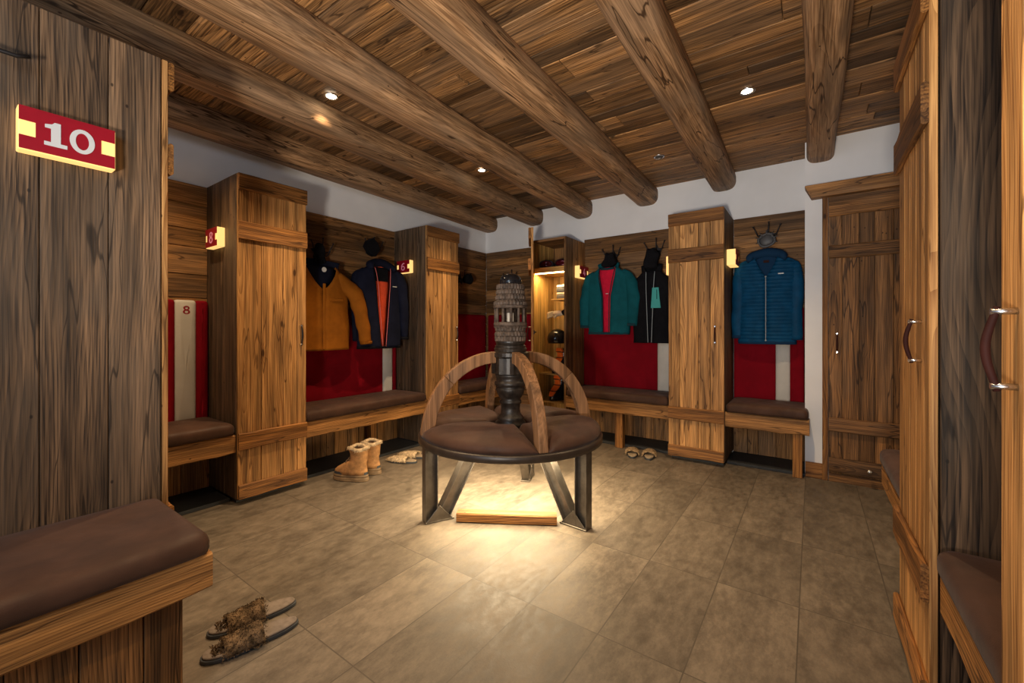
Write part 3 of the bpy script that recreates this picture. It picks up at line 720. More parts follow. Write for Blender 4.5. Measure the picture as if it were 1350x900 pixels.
# legs: steel V frames of channel section with a gusset
def channel(mb, a, b, side, outn, wd=0.062, h=0.07, t=0.006):
    """web plus two flanges between a and b; side = tangential dir, outn = normal in the leg plane"""
    a = Vector(a); b = Vector(b)
    mb.obox(a, b, h, t, up=side)
    dirn = (b - a).normalized(); u = Vector(outn); u = (u - dirn * u.dot(dirn)).normalized()
    for k in (-1, 1): mb.obox(a + u * k * h / 2, b + u * k * h / 2, wd, t, up=u)
for la in (244.0, 356.0, 110.0):
    ar = R(la); d = Vector((math.cos(ar), math.sin(ar), 0)); s = Vector((-math.sin(ar), math.cos(ar), 0)); z = Vector((0, 0, 1))
    mb = MB()
    channel(mb, d * 0.525 + z * 0.004, d * 0.525 + z * 0.425, s, d)
    channel(mb, d * 0.455 + z * 0.020, d * 0.235 + z * 0.425, s, d)
    mb.obox(d * 0.390 + z * 0.005, d * 0.562 + z * 0.005, 0.066, 0.009, up=z)
    for k in (-0.030, 0.030):
        vs = [d * 0.40 + z * 0.01 + s * k, d * 0.558 + z * 0.01 + s * k, d * 0.478 + z * 0.095 + s * k]
        vs += [v + s * 0.004 for v in vs]
        mb.add(vs, [(0, 1, 2), (3, 5, 4), (0, 3, 4, 1), (1, 4, 5, 2), (2, 5, 3, 0)])
    mb.build('leg', M['steel'], rb, bevel=0.0015, seg=1)
a = Vector((-1.672 - CX, 1.800 - CY, 0.0)); b = Vector((-1.180 - CX, 2.093 - CY, 0.0)); ln = (b - a).length
mb = MB(); rough(mb, -ln / 2, ln / 2, -0.033, 0.033, 0.002, 0.056, 0.003); o = mb.build('crossbar', WD('batten', 'X'), rb)
o.location = (a + b) / 2; o.rotation_euler = (0, 0, math.atan2((b - a).y, (b - a).x))
mb = MB(); mb.lathe([(0.33, 0.4195), (0.345, 0.4195), (0.345, 0.4245), (0.33, 0.4245)], 48, loop=True); mb.build('led_ring', M['led'], rb)
lamp('bench_light', 'AREA', (CX, CY, 0.412), 52.0, (1.0, 0.78, 0.48), (0, 0, 0), shape='DISK', size=0.95)

# ------------------------------------------------------------------ recessed ceiling lamps
def downlight(label, x, y, lit=True):
    t = thing('downlight', label, 'ceiling light', (x, y, ZC), 0)
    r = MB(); r.lathe([(0.028, -0.001), (0.042, -0.001), (0.044, -0.006), (0.040, -0.010), (0.030, -0.008)], 28, loop=True); r.build('trim_ring', M['chrome'], t)
    r = MB(); r.lathe([(0.003, -0.009), (0.022, -0.009), (0.029, -0.006), (0.029, -0.001)], 20); r.build('bulb', M['lampglow'] if lit else M['greyplastic'], t)
    if lit:
        o = lamp('downlight_light', 'SPOT', (x, y, ZC - 0.03), 110, WARM, spot_size=R(98), spot_blend=1.0, shadow_soft_size=0.02)
    return t
downlight('small lit downlight nearer along the pale flaked third beam', -2.355, 1.43)
downlight('small lit downlight farther along the pale flaked third beam', -2.366, 2.86)
downlight('small lit downlight between the two right beams', -0.312, 2.82)
downlight('unlit metal ring recessed between the middle beam and the beam over the central locker', -1.012, 3.47, False)

# ------------------------------------------------------------------ jackets (local: x right, -y towards the viewer, z up from the hem; wall plane at y = +0.09)
def jacket(label, loc, rz, mat, lining, H=0.66, hem=0.23, chest=0.235, sh=0.215, depth=0.062, gap=None, collar=0.06, collar_mat=None, neck=0.075,
           sleeve_l=None, sleeve_r=None, zipm=None, quilt=0, hood=False, hoodmat=None, sd=0.0, hemband=None, wr=0.010, skew=0.0):
    t = thing('jacket', label, 'jacket', loc, rz, 'jackets hung on the hooks')
    nz = quilt * 6 if quilt else 36; nth = 44
    def half(tt):
        if tt < 0.70: return hem + (chest - hem) * tt / 0.70
        if tt < 0.88: return chest + (sh - chest) * ((tt - 0.70) / 0.18) ** 1.5
        q = (tt - 0.88) / 0.12; return sh + (neck - sh) * (1 - (1 - q) ** 1.25) if q < 1 else neck
    def dep(tt): return depth * (1.0 if tt < 0.75 else 1 - 0.30 * (tt - 0.75) / 0.25)
    def zz(tt): return H * tt
    g = gap or (lambda tt: 0.0)
    rings = []
    for i in range(nz + 1):
        tt = i / nz; w_, d_ = half(tt), dep(tt); z = zz(tt); ring = []
        gw = min(g(tt), w_ * 0.8); ga = math.asin(min(0.95, gw / w_))
        for j in range(nth + 1):
            a = -math.pi / 2 + ga + (2 * math.pi - 2 * ga) * j / nth
            ca, sa = math.cos(a), math.sin(a)
            x = w_ * math.copysign(abs(ca) ** 0.85, ca); y = d_ * math.copysign(abs(sa) ** 0.8, sa)
            k = wr * (N3(x * 7, y * 5 + sd, z * 3.2) + 0.6 * N3(x * 15 + sd, y * 9, z * 8)) * min(1, 1.5 * (1.05 - tt))
            if quilt:
                k += 0.0125 * (abs(math.sin(math.pi * tt * quilt)) ** 0.5 - 0.6) * (1 if tt < 0.97 else 0) + 0.0022 * math.sin(x * 80 + 3 * N3(x * 9, z * 9, sd))
            x += skew * z
            ring.append((x + ca * k * 0.7, min(0.075, y + sa * k), z))
        rings.append(ring)
    m = MB(); m.loft(rings, 0, True, False, False); m.build('body', mat, t, solid=0.005)
    # inner back / lining seen through the open front
    if gap:
        rs = []
        for i in range(25):
            tt = i / 24; gw = g(tt) + 0.03; gw = min(gw, half(tt) * 0.8); y = -dep(tt) * 0.45
            rs.append([(x_ * gw + skew * zz(tt), y + 0.012 * abs(x_) + 0.004 * N3(x_ * 3, tt * 9, sd), zz(tt) * 0.99 + 0.004) for x_ in (-1, -0.5, 0, 0.5, 1)])
        m = MB()
        for i in range(len(rs) - 1): pass
        m.loft(rs, 0, True, False, False); m.build('lining', lining, t, solid=0.004)
    for sgn, sp in ((-1, sleeve_l), (1, sleeve_r)):
        if not sp: continue
        m = MB(); pts = [Vector((sgn * p[0] + skew * p[2], p[1], p[2])) for p in sp['pts']]; rad = sp['rad']
        # resample
        P, Rr = [], []; seg = 7 if not quilt else 12
        for q in range(len(pts) - 1):
            for s_ in range(seg):
                u = s_ / seg; P.append(pts[q].lerp(pts[q + 1], u)); Rr.append(rad[q] + (rad[q + 1] - rad[q]) * u)
        P.append(pts[-1]); Rr.append(rad[-1])
        m.tube(P, Rr, 18, flat=0.72, up=(0, 1, 0))
        def wob(v):
            k = wr * 0.9 * (N3(v.x * 9 + sd, v.y * 9, v.z * 6) + 0.7 * N3(v.x * 14, v.y * 14 + sd, v.z * 13))
            if quilt: k += 0.004 * (abs(math.sin(math.pi * v.z * quilt / H)) - 0.5)
            return Vector((v.x + k * sgn, min(0.078, v.y - k), v.z))
        m.shift(wob)
        o = m.build('sleeve', mat, t)
        if 'cuff' in sp:
            c_ = MB(); c_.tube([P[-1] + Vector((0, 0, 0.022)), P[-1] - Vector((0, 0, 0.006))], rad[-1] * 1.06, 16, flat=0.75, up=(0, 1, 0)); c_.build('cuff', sp['cuff'], o)
    if collar:
        rs = []; cm = collar_mat or mat; zt = H * 0.985
        gn = g(1.0)
        for i in range(7):
            q = i / 6; z = zt - 0.018 + collar * q; rx = neck * (1.08 + 0.10 * q); ry = dep(1.0) * (1.02 + 0.05 * q); ring = []
            ga = math.asin(min(0.9, (max(gn, 0.015) * (1 + 0.5 * q)) / rx))
            for j in range(25):
                a = -math.pi / 2 + ga + (2 * math.pi - 2 * ga) * j / 24
                front = 0.5 - 0.5 * math.sin(a)
                ring.append((rx * math.cos(a) + skew * z, ry * math.sin(a), z - 0.035 * front * q + 0.003 * N3(a, q * 3, sd)))
            rs.append(ring)
        m = MB(); m.loft(rs, 0, True, False, False); m.build('collar', cm, t, solid=0.007)
    if hood:
        m = MB(); P = []; Rr = []
        for i in range(17):
            a = R(-205 + 230 * i / 16) + math.pi / 2 + R(90)
            u = i / 16; an = math.pi * (1.12 - 1.24 * u)
            P.append(Vector((0.118 * math.cos(an) + skew * H, 0.012 - 0.05 * (1 - math.sin(max(0, min(math.pi, an)))) , H * 0.955 + 0.045 * math.sin(an)))); Rr.append(0.026 + 0.020 * math.sin(math.pi * u))
        m.tube(P, Rr, 14, flat=1.15, up=(0, 1, 0))
        m.shift(lambda v: v + Vector((0.006 * N3(v.x * 14, v.y * 14, v.z * 14 + sd), 0, 0.008 * N3(v.x * 12 + 5, v.y * 12, v.z * 12))))
        m.build('hood', hoodmat or mat, t)
    if zipm:
        for sgn in (-1, 1):
            m = MB(); P = []
            for i in range(21):
                tt = i / 20 * 0.97 + 0.01; gw = max(g(tt), 0.004 if sgn > 0 else 0.0)
                wv = half(tt); sa = math.sqrt(max(0, 1 - min(0.95, gw / wv) ** 2))
                P.append((sgn * gw + skew * zz(tt), -dep(tt) * (sa ** 0.8) - 0.006 - wr * 0.4, zz(tt)))
            m.tube(P, 0.0035, 6); m.build('zip', zipm, t)
            if not gap: break
    if hemband:
        rs = []
        for z in (-0.012, 0.0, 0.012):
            rs.append([((hem * 1.01) * math.copysign(abs(math.cos(a)) ** 0.85, math.cos(a)), min(0.074, depth * 1.05 * math.copysign(abs(math.sin(a)) ** 0.8, math.sin(a))), z) for a in [2 * math.pi * j / 40 for j in range(40)]])
        m = MB(); m.loft(rs, 0, True, False, True); m.build('hem_band', hemband, t, solid=0.006)
    return t
JY = 4.105
def slv(x0, z0, x1, z1, x2, z2, r0=0.078, r1=0.066, r2=0.05, cuff=None, y=0.0):
    d = dict(pts=[(x0 - 0.065, y * 0.2, z0 - 0.020), (x0 - 0.005, y * 0.5, z0 - 0.075), (x0 + (x1 - x0) * 0.55, y * 0.8 - 0.004, z0 - 0.16), (x1, y - 0.01, z1), (x2, y - 0.005, z2)], rad=[r0 * 0.50, r0 * 0.80, r0 * 0.92, r1, r2])
    if cuff: d['cuff'] = cuff
    return d
# amber jacket
ja = jacket('amber work jacket with dark inner neck hung next to the nearer left locker', (-3.265, 1.880, 0.935), 90, M['amber'], M['navy'], H=0.685, hem=0.262, chest=0.250, sh=0.225,
            gap=lambda t: 0.0005 if t < 0.72 else 0.0005 + 0.135 * ((t - 0.72) / 0.28) ** 0.8, collar=0.09, collar_mat=M['navy'], neck=0.145,
            sleeve_l=slv(0.20, 0.64, 0.215, 0.33, 0.220, 0.05, r0=0.065, r1=0.052, r2=0.045), sleeve_r=slv(0.21, 0.64, 0.320, 0.33, 0.385, 0.05, cuff=M['amber'], y=-0.075), sd=3.0, wr=0.014)
m = MB(); m.box(-0.012, 0.012, -0.074, -0.066, 0.01, 0.54); m.build('placket', M['amber'], ja, bevel=0.004)
m = MB(); m.box(0.05, 0.17, -0.070, -0.060, 0.40, 0.425, mi=0); m.build('pocket_flap', M['amber'], ja, bevel=0.004)
m = MB(); m.tube([(0.012, -0.045, 0.655), (0.012, -0.049, 0.655)], 0.020, 20); m.build('neck_label', M['labelwhite'], ja)
# navy jacket
jn = jacket('dark navy ski jacket open over an orange lining, hung left of the number 6 lamp', (-3.235, 2.440, 0.945), 90, M['navy'], M['orange'], H=0.755, hem=0.225, chest=0.24, sh=0.235,
            gap=lambda t: 0.016 + 0.058 * min(1, t * 1.15) if t < 0.86 else 0.073 + 0.02 * (t - 0.86) / 0.14, collar=0.05, neck=0.09, hood=True, hoodmat=M['navy'], zipm=M['zipcoral'],
            sleeve_l=slv(0.21, 0.70, 0.205, 0.36, 0.190, 0.06, r1=0.055, y=0.05), sleeve_r=slv(0.215, 0.72, 0.245, 0.38, 0.262, 0.07, r1=0.056, r2=0.042, cuff=M['black'], y=-0.03), sd=8.0, hemband=M['black'])
m = MB(); m.box(0.10, 0.145, -0.066, -0.060, 0.555, 0.562); m.build('chest_logo', M['labelwhite'], jn)
m = MB(); puff(m, -0.075, 0.075, -0.03, 0.0, 0.60, 0.72, 0.01); m.shift(lambda v: Vector((v.x, v.y - 0.005, v.z))); m.build('inner_neck', M['black'], jn)
# teal jacket
jt = jacket('teal ski jacket open over a crimson lining, hung beside the open locker', (-1.700, JY - 0.020, 1.067), 0, M['teal'], M['pink'], H=0.675, hem=0.215, chest=0.235, sh=0.225,
            gap=lambda t: 0.030 + 0.010 * t if t < 0.55 else 0.0355 + 0.055 * (t - 0.55) / 0.45, collar=0.085, neck=0.095, zipm=M['tealdark'],
            sleeve_l=slv(0.21, 0.64, 0.255, 0.33, 0.260, 0.06, r0=0.068, r1=0.060, cuff=M['tealdark']), sleeve_r=slv(0.21, 0.64, 0.268, 0.35, 0.245, 0.08, r0=0.072, cuff=M['tealdark']), sd=14.0, hemband=M['tealdark'])
m = MB(); m.box(-0.012, 0.012, -0.040, -0.034, 0.40, 0.407); m.build('lining_logo', M['labelwhite'], jt)
m = MB(); m.tube([(-0.07, -0.035, 0.66), (0, -0.025, 0.655), (0.07, -0.035, 0.66)], 0.012, 8); m.build('neck_facing', M['tealdark'], jt)
# black jacket
jb = jacket('black ski jacket with an aqua chest pocket, half behind the central locker', (-1.268, JY + 0.008, 0.975), 0, M['black'], M['black'], H=0.70, hem=0.175, chest=0.175, sh=0.165, depth=0.055,
            gap=lambda t: 0.016 + 0.026 * t, collar=0.10, neck=0.085, zipm=M['zipgrey'], sleeve_l=slv(0.15, 0.63, 0.140, 0.33, 0.135, 0.04, r0=0.055, r1=0.045, r2=0.04), sleeve_r=slv(0.16, 0.63, 0.185, 0.33, 0.18, 0.04, r0=0.06, r1=0.055), sd=21.0)
m = MB(); m.prism([(0.012, 0.335), (0.105, 0.335), (0.095, 0.42), (0.085, 0.53), (0.025, 0.53)], 'y', -0.072, -0.060); m.build('chest_pocket', M['aqua'], jb, bevel=0.004)
m = MB(); m.tube([(0.07, -0.0735, 0.51), (0.07, -0.0735, 0.42)], 0.003, 6); m.build('pocket_zip', M['black'], jb)
# blue puffer
jp = jacket('blue quilted jacket zipped up, hung in the right alcove', (-0.312, JY, 0.995), 0, M['puffer'], M['pufferdark'], H=0.735, hem=0.205, chest=0.215, sh=0.215,
            gap=lambda t: 0.0005 if t < 0.74 else 0.0005 + 0.085 * ((t - 0.74) / 0.26), collar=0.045, neck=0.085, collar_mat=M['pufferdark'], hood=True, hoodmat=M['pufferdark'], quilt=24, wr=0.008,
            sleeve_l=slv(0.195, 0.70, 0.205, 0.36, 0.208, 0.04, r0=0.062, r1=0.053, r2=0.048, cuff=M['pufferdark']), sleeve_r=slv(0.195, 0.70, 0.202, 0.36, 0.200, 0.03, r0=0.062, r1=0.053, r2=0.048, cuff=M['pufferdark']), sd=30.0, hemband=M['pufferdark'])
m = MB(); m.tube([(0.0, -0.072, 0.02 + i * 0.0262) for i in range(21)], 0.0035, 6); m.ball((0.0, -0.073, 0.545), 0.008); m.ball((0.0, -0.073, 0.02), 0.008); m.build('zip', M['zipgrey'], jp)
m = MB(); m.box(0.085, 0.125, -0.074, -0.066, 0.560, 0.568); m.build('chest_label', M['labelwhite'], jp)
m = MB(); m.box(-0.02, 0.02, -0.036, -0.031, 0.665, 0.685); m.build('neck_label', M['leather'], jp)

# ------------------------------------------------------------------ wall hooks with star-shaped antler prongs
def coat_hook(label, loc, rz):
    t = thing('coat_hook', label, 'hook', loc, rz, 'black star-shaped wall hooks')
    p = MB(); pts = []
    for i in range(10):
        a = math.pi / 2 + math.pi * i / 5; r = 0.062 if i % 2 == 0 else 0.030; pts.append((r * math.cos(a), r * math.sin(a)))
    p.prism(pts, 'y', -0.010, -0.0005); p.build('star_plate', M['iron'], t, bevel=0.002)
    for sx, zt, out in ((-0.085, 0.070, 0.085), (0.085, 0.070, 0.085), (0.012, 0.105, 0.07), (-0.05, -0.045, 0.07), (0.06, -0.035, 0.08)):
        q = MB(); P = [(0, -0.008, 0.0), (sx * 0.4, -0.03, -0.015 if zt > 0 else -0.03), (sx * 0.8, -out * 0.8, 0.0 if zt > 0 else -0.04), (sx, -out, zt * 0.6 if zt > 0 else -0.02), (sx * 1.15, -out * 1.02, zt if zt > 0 else 0.0)]
        q.tube(P, [0.006, 0.0055, 0.005, 0.005, 0.004], 8); q.ball(P[-1], 0.008, 8, 6); q.build('prong', M['iron'], t)
    return t
coat_hook('black star-shaped hook above the amber jacket', (LW, 1.945, 1.765), 90)
coat_hook('black star-shaped hook above the navy jacket', (LW, 2.455, 1.865), 90)
coat_hook('black star-shaped hook left of the room corner', (LW, 3.72, 1.70), 90)
coat_hook('black star-shaped hook behind the carved post', (-2.98, BW, 1.72), 0)
coat_hook('black star-shaped hook above the teal jacket', (-1.690, BW, 1.870), 0)
coat_hook('black star-shaped hook above the black jacket', (-1.250, BW, 1.885), 0)
coat_hook('black star-shaped hook above the blue quilted jacket', (-0.312, BW, 1.905), 0)
# long curved hook near the camera
t = thing('coat_hook', 'long black curved hook sticking out of the panel above the number 10', 'hook', (-1.930, 0.085, 1.90), 90)
q = MB(); q.tube([(-0.06, 0, 0.02), (-0.05, -0.025, 0.016), (-0.02, -0.045, 0.004), (0.03, -0.052, -0.006), (0.075, -0.054, -0.006), (0.10, -0.056, 0.004)], [0.007, 0.007, 0.0065, 0.006, 0.006, 0.0055], 10); q.build('hook_arm', M['iron'], t)
q = MB(); q.box(-0.085, -0.04, -0.006, -0.0005, -0.01, 0.05); q.build('mounting_plate', M['iron'], t, bevel=0.003)

# headwear and gear hanging on the hooks
def cloth_lump(mb, c, r, sd, amp=0.25, n=18, m=12):
    mb.ball(c, r, n, m)
    mb.shift(lambda v: v + (v - Vector(c)) * amp * N3(v.x * 18 + sd, v.y * 18, v.z * 18))
def hang(name, label, cat, mbf, mat, loc, rz):
    m = MB(); mbf(m); o = m.build(name, mat); o.location = loc; o.rotation_euler = (0, 0, R(rz)); return tag(o, label, cat)
def f_diamond(m):
    m.prism([(0.0, 0.095), (0.055, 0.05), (0.075, -0.01), (0.02, -0.075), (-0.03, -0.06), (-0.080, 0.01), (-0.05, 0.06)], 'y', -0.03, 0.03)
    m.shift(lambda v: v + Vector((0.01 * N3(v.x * 20, v.y * 20, v.z * 20), 0, 0)))
hang('beanie', 'black knitted beanie on the hook above the navy jacket', 'hat', f_diamond, M['black'], (LW + 0.125, 2.400, 1.850), 90).modifiers.new('b', 'BEVEL').width = 0.005
def f_bal(m):
    m.prism([(-0.035, 0.10), (0.0, 0.085), (0.03, 0.105), (0.05, 0.06), (0.085, 0.045), (0.07, 0.0), (0.055, -0.05), (0.06, -0.10), (-0.06, -0.10), (-0.075, -0.04), (-0.05, 0.03)], 'y', -0.04, 0.03)
hang('balaclava', 'black balaclava hanging over the collar of the black jacket', 'hat', f_bal, M['black'], (-1.262, BW - 0.135, 1.79), 0).modifiers.new('b', 'BEVEL').width = 0.014
def f_hat(m):
    m.prism([(-0.03, 0.085), (0.0, 0.06), (0.05, 0.075), (0.06, 0.01), (0.09, -0.03), (0.04, -0.07), (-0.06, -0.075), (-0.085, -0.04), (-0.045, 0.01)], 'y', -0.04, 0.03)
hang('beanie', 'dark crumpled beanie on the hook above the teal jacket', 'hat', f_hat, M['black'], (-1.690, BW - 0.135, 1.815), 0).modifiers.new('b', 'BEVEL').width = 0.014
def f_hat2(m): cloth_lump(m, (0, 0, 0), (0.072, 0.05, 0.06), 12.0, 0.3)
hang('winter_hat', 'dark rounded hat on the hook left of the room corner', 'hat', f_hat2, M['black'], (LW + 0.12, 3.74, 1.70), 90)
def f_crown(m):
    P = [(0.056 * math.cos(2 * math.pi * i / 30), 0.0, -0.015 + 0.050 * math.sin(2 * math.pi * i / 30)) for i in range(31)]
    m.tube(P, 0.010, 8, caps=False)
    cloth_lump(m, (0, 0.012, -0.015), (0.052, 0.020, 0.048), 5.0, 0.2)
    for i in range(7):
        a = R(-20 + 220 * i / 6); m.tube([(0.05 * math.cos(a), -0.012, -0.015 + 0.045 * math.sin(a)), (0.085 * math.cos(a), 0.0, -0.01 + 0.080 * math.sin(a))], [0.007, 0.002], 6)
hang('studded_hat', 'dark grey studded hat with spikes on the hook above the blue quilted jacket', 'hat', f_crown, M['greyplastic'], (-0.312, BW - 0.125, 1.865), 0)
def f_gl(m):
    cloth_lump(m, (0, 0, 0.0), (0.05, 0.03, 0.07), 2.0)
    for i in range(4): m.tube([(-0.036 + i * 0.024, 0, -0.05), (-0.042 + i * 0.028, -0.006, -0.10 - 0.01 * (i in (1, 2)))], [0.013, 0.011], 8)
hang('glove', 'black ski glove on the hook above the amber jacket', 'glove', f_gl, M['black'], (LW + 0.115, 1.90, 1.755), 90)

# ------------------------------------------------------------------ footwear
def sole_outline(L, Wd, n=36):
    pts = []
    for i in range(n):
        a = 2 * math.pi * i / n; y = math.cos(a); x = math.sin(a)
        wd = Wd / 2 * (1.0 + 0.10 * y - 0.14 * math.exp(-((y + 0.15) / 0.3) ** 2))
        pts.append((x * wd * (abs(x) ** -0.15 if abs(x) > 1e-3 else 1), y * L / 2))
    return pts
def blades(mb, pts, ln, seed, w=0.0025):
    r = random.Random(seed)
    for p, nrm in pts:
        p = Vector(p); n = Vector(nrm).normalized(); d = (n + Vector((r.uniform(-0.9, 0.9), r.uniform(-0.9, 0.9), r.uniform(-0.7, 0.5)))).normalized()
        s = d.orthogonal().normalized(); l = ln * r.uniform(0.6, 1.25); tip = p + d * l + Vector((0, 0, -0.2 * l))
        mid = p + d * l * 0.55
        mb.add([p - s * w, p + s * w, mid + s * w * 0.7, mid - s * w * 0.7, tip], [(0, 1, 2, 3), (3, 2, 4)], r.random())
def slipper(label, loc, rz, group, L=0.265, Wd=0.10, fur='furdark', felt='felt', sd=1, cover=False):
    """local: toe at +y"""
    t = thing('slipper', label, 'slipper', loc, rz, group)
    o = sole_outline(L, Wd)
    m = MB(); m.prism(o, 'z', 0.0005, 0.014); m.build('sole', M['rubber'], t, bevel=0.003)
    m = MB(); m.prism([(x * 0.94, y * 0.965) for x, y in o], 'z', 0.0142, 0.022); m.build('footbed', M[felt], t, bevel=0.004)
    m = MB(); rings = []; pts = []
    n, q = 12, 15
    y0, y1 = (-0.055, L * 0.485) if cover else (-0.030, 0.085)
    for i in range(n + 1):
        u = i / n; y = y0 + (y1 - y0) * u; ring = []
        if cover: hw = Wd * 0.52 * math.sqrt(max(0.02, 1 - max(0, (u - 0.35) / 0.66) ** 2)); hh = 0.036 * math.sqrt(max(0.03, 1 - (max(0, u - 0.15) / 0.86) ** 2))
        else: hw = Wd * 0.51 * (1.0 - 0.12 * u * u); hh = 0.043 - 0.018 * u
        for j in range(q):
            a = math.pi * j / (q - 1); x = hw * math.cos(a); z = 0.013 + hh * math.sin(a) ** 0.8 + 0.005 * N3(x * 30, y * 30, sd)
            ring.append((x, y, z)); pts.append(((x, y, z), (math.cos(a) * 0.6, 0.25 * (u - 0.5), math.sin(a) + 0.3)))
        rings.append(ring)
    m.loft(rings, 0.3, True, False, False)
    st = m.build('strap', M[fur], t, solid=0.008)
    m = MB(); r = random.Random(sd); P = []
    for k in range(1500):
        a, b = r.choice(pts), r.choice(pts); f = r.random() * 0.35
        P.append((Vector(a[0]).lerp(Vector(a[0]) + Vector((r.uniform(-.006, .006), r.uniform(-.008, .008), 0)), 1), a[1]))
    blades(m, P, 0.010 if cover else 0.011, sd, 0.0014)
    if not cover: blades(m, [((r.uniform(-0.03, 0.03), r.uniform(0.075, 0.118), 0.022), (0, 0.3, 1)) for k in range(260)], 0.010, sd + 1, 0.0016)
    m.build('fur', M[fur], st, fix=False)
    return t
def face(toe, heel):
    """placement of a slipper from toe and heel floor points"""
    a = Vector(toe); b = Vector(heel); d = a - b
    return (((a.x + b.x) / 2, (a.y + b.y) / 2, 0), math.degrees(math.atan2(-d.x, d.y)))
g = 'fur slippers on the floor in the left foreground'
l, r_ = face((-1.600, 0.555), (-1.590, 0.822)); slipper('fur-topped slipper on the foreground floor, the one nearer the camera', (-1.610, 0.678, 0), 167, g, sd=3, L=0.30)
slipper('fur-topped slipper on the foreground floor, the one farther from the camera', (-1.730, 0.734, 0), 167, g, sd=5, L=0.295)
g = 'pale fur slippers on the floor by the left bench'
slipper('pale fur slipper by the left bench, the one nearer the boots', (-2.790, 2.330, 0), 112, g, fur='furpale', felt='feltpale', sd=7, L=0.27, cover=True)
slipper('pale fur slipper by the left bench, the one farther from the boots', (-2.825, 2.470, 0), 110, g, fur='furpale', felt='feltpale', sd=8, L=0.27, cover=True)
g = 'pale fur slippers under the bench below the teal jacket'
slipper('pale fur slipper below the black jacket, left one of the pair', (-1.298, 3.655, 0), 20, g, fur='fur', felt='feltpale', sd=9, L=0.27, cover=True)
slipper('pale fur slipper below the black jacket, right one of the pair', (-1.158, 3.690, 0), 14, g, fur='fur', felt='feltpale', sd=10, L=0.27, cover=True)

def boot(label, loc, rz, sd):
    """local: toe at +y"""
    t = thing('boot', label, 'boot', loc, rz, 'tan winter boots by the left bench')
    m = MB(); o = sole_outline(0.285, 0.112)
    m.prism([(x, y + 0.03) for x, y in o], 'z', 0.0005, 0.030); m.prism([(x * 0.97, y * 0.98 + 0.03) for x, y in o], 'z', 0.030, 0.05); m.build('sole', M['bootsole'], t, bevel=0.006)
    m = MB(); rings = []
    for i in range(10):
        u = i / 9; z = 0.05 + 0.012 * u; rings.append([(x * (0.93 - 0.02 * u), y * (0.95 - 0.01 * u) + 0.03, 0.0500 + 0.018 * u) for x, y in o])
    m.loft(rings, 0, True, False, True); m.build('rubber_band', M['rubber'], t)
    m = MB(); rings = []
    for (z, cy, rx, ry) in ((0.050, 0.03, 0.050, 0.132), (0.075, 0.028, 0.051, 0.128), (0.095, 0.018, 0.052, 0.112), (0.115, 0.0, 0.052, 0.090), (0.135, -0.020, 0.052, 0.070), (0.148, -0.034, 0.053, 0.060), (0.20, -0.038, 0.055, 0.060), (0.215, -0.036, 0.058, 0.064), (0.236, -0.034, 0.061, 0.068)):
        rings.append([(rx * math.cos(2 * math.pi * j / 28) * (1 + 0.05 * N3(j * 0.4, z * 25, sd)), cy + ry * math.sin(2 * math.pi * j / 28), z) for j in range(28)])
    m.loft(rings, 0, True, False, True); m.build('shaft', M['bootskin'], t, solid=0.006)
    m = MB(); P = []; ring = []
    for i in range(33):
        a = 2 * math.pi * i / 32; p = (0.057 * math.cos(a), -0.034 + 0.066 * math.sin(a), 0.240 + 0.006 * math.sin(3 * a)); ring.append(p)
    m.tube(ring, 0.013, 10, caps=False); r = random.Random(sd)
    for k in range(500):
        p = Vector(r.choice(ring[:-1])); b = r.uniform(0, 6.28); n_ = Vector((p.x, p.y + 0.034, 0)).normalized(); q = n_ * math.cos(b) + Vector((0, 0, 1)) * math.sin(b)
        P.append((p + q * 0.011 + Vector((r.uniform(-.006, .006), r.uniform(-.006, .006), 0)), q))
    blades(m, P, 0.010, sd, 0.002); m.build('fur_cuff', M['furpale'], t, fix=False)
    m = MB()
    for i in range(4):
        z = 0.115 + i * 0.022; y = 0.085 - i * 0.022
        m.tube([(-0.035, y - 0.012, z), (0.0, y + 0.004, z + 0.004), (0.035, y - 0.012, z)], 0.0035, 6)
    m.build('laces', M['bootsole'], t)
    return t
boot('tan winter boot with fur cuff on the floor, left one of the pair', (-2.735, 1.845, 0), 112, 1)
boot('tan winter boot with fur cuff on the floor, right one of the pair', (-2.785, 1.990, 0), 115, 2)

# ------------------------------------------------------------------ ski gear in the open locker
def goggles(label, loc, rz=0):
    t = thing('ski_goggles', label, 'goggles', loc, rz, 'goggles on the locker shelf')
    m = MB(); rings = []
    for (y, k) in ((0.0, 1.0), (-0.02, 1.04), (-0.035, 0.98)):
        rings.append([(0.078 * k * math.copysign(abs(math.cos(a)) ** 0.7, math.cos(a)), y + 0.02 * (math.cos(a) ** 2), 0.046 + 0.044 * k * math.copysign(abs(math.sin(a)) ** 0.75, math.sin(a)) + (0.014 if math.sin(a) < -0.5 and abs(math.cos(a)) < 0.3 else 0)) for a in [2 * math.pi * j / 32 for j in range(32)]])
    m.loft(rings, 0, True, True); m.build('frame', M['goggle'], t)
    m = MB(); rings = []
    for (y, k) in ((-0.036, 0.88), (-0.043, 0.80), (-0.047, 0.5), (-0.048, 0.1)):
        rings.append([(0.078 * k * math.cos(a), y + 0.015 * math.cos(a) ** 2, 0.048 + 0.040 * k * math.sin(a)) for a in [2 * math.pi * j / 28 for j in range(28)]])
    m.loft(rings, 0, True, True); m.build('lens', M['lens'], t)
    m = MB(); m.tube([(-0.078, 0.01, 0.046), (-0.075, 0.07, 0.04), (0, 0.11, 0.035), (0.075, 0.07, 0.04), (0.078, 0.01, 0.046)], 0.012, 8, flat=1.6); m.build('head_strap', M['black'], t)
    return t
goggles('red-lensed ski goggles on the locker shelf, left one', (-2.325, 3.90, 1.756), 12)
goggles('ski goggles on the locker shelf, right one', (-2.148, 3.92, 1.7555), 0)
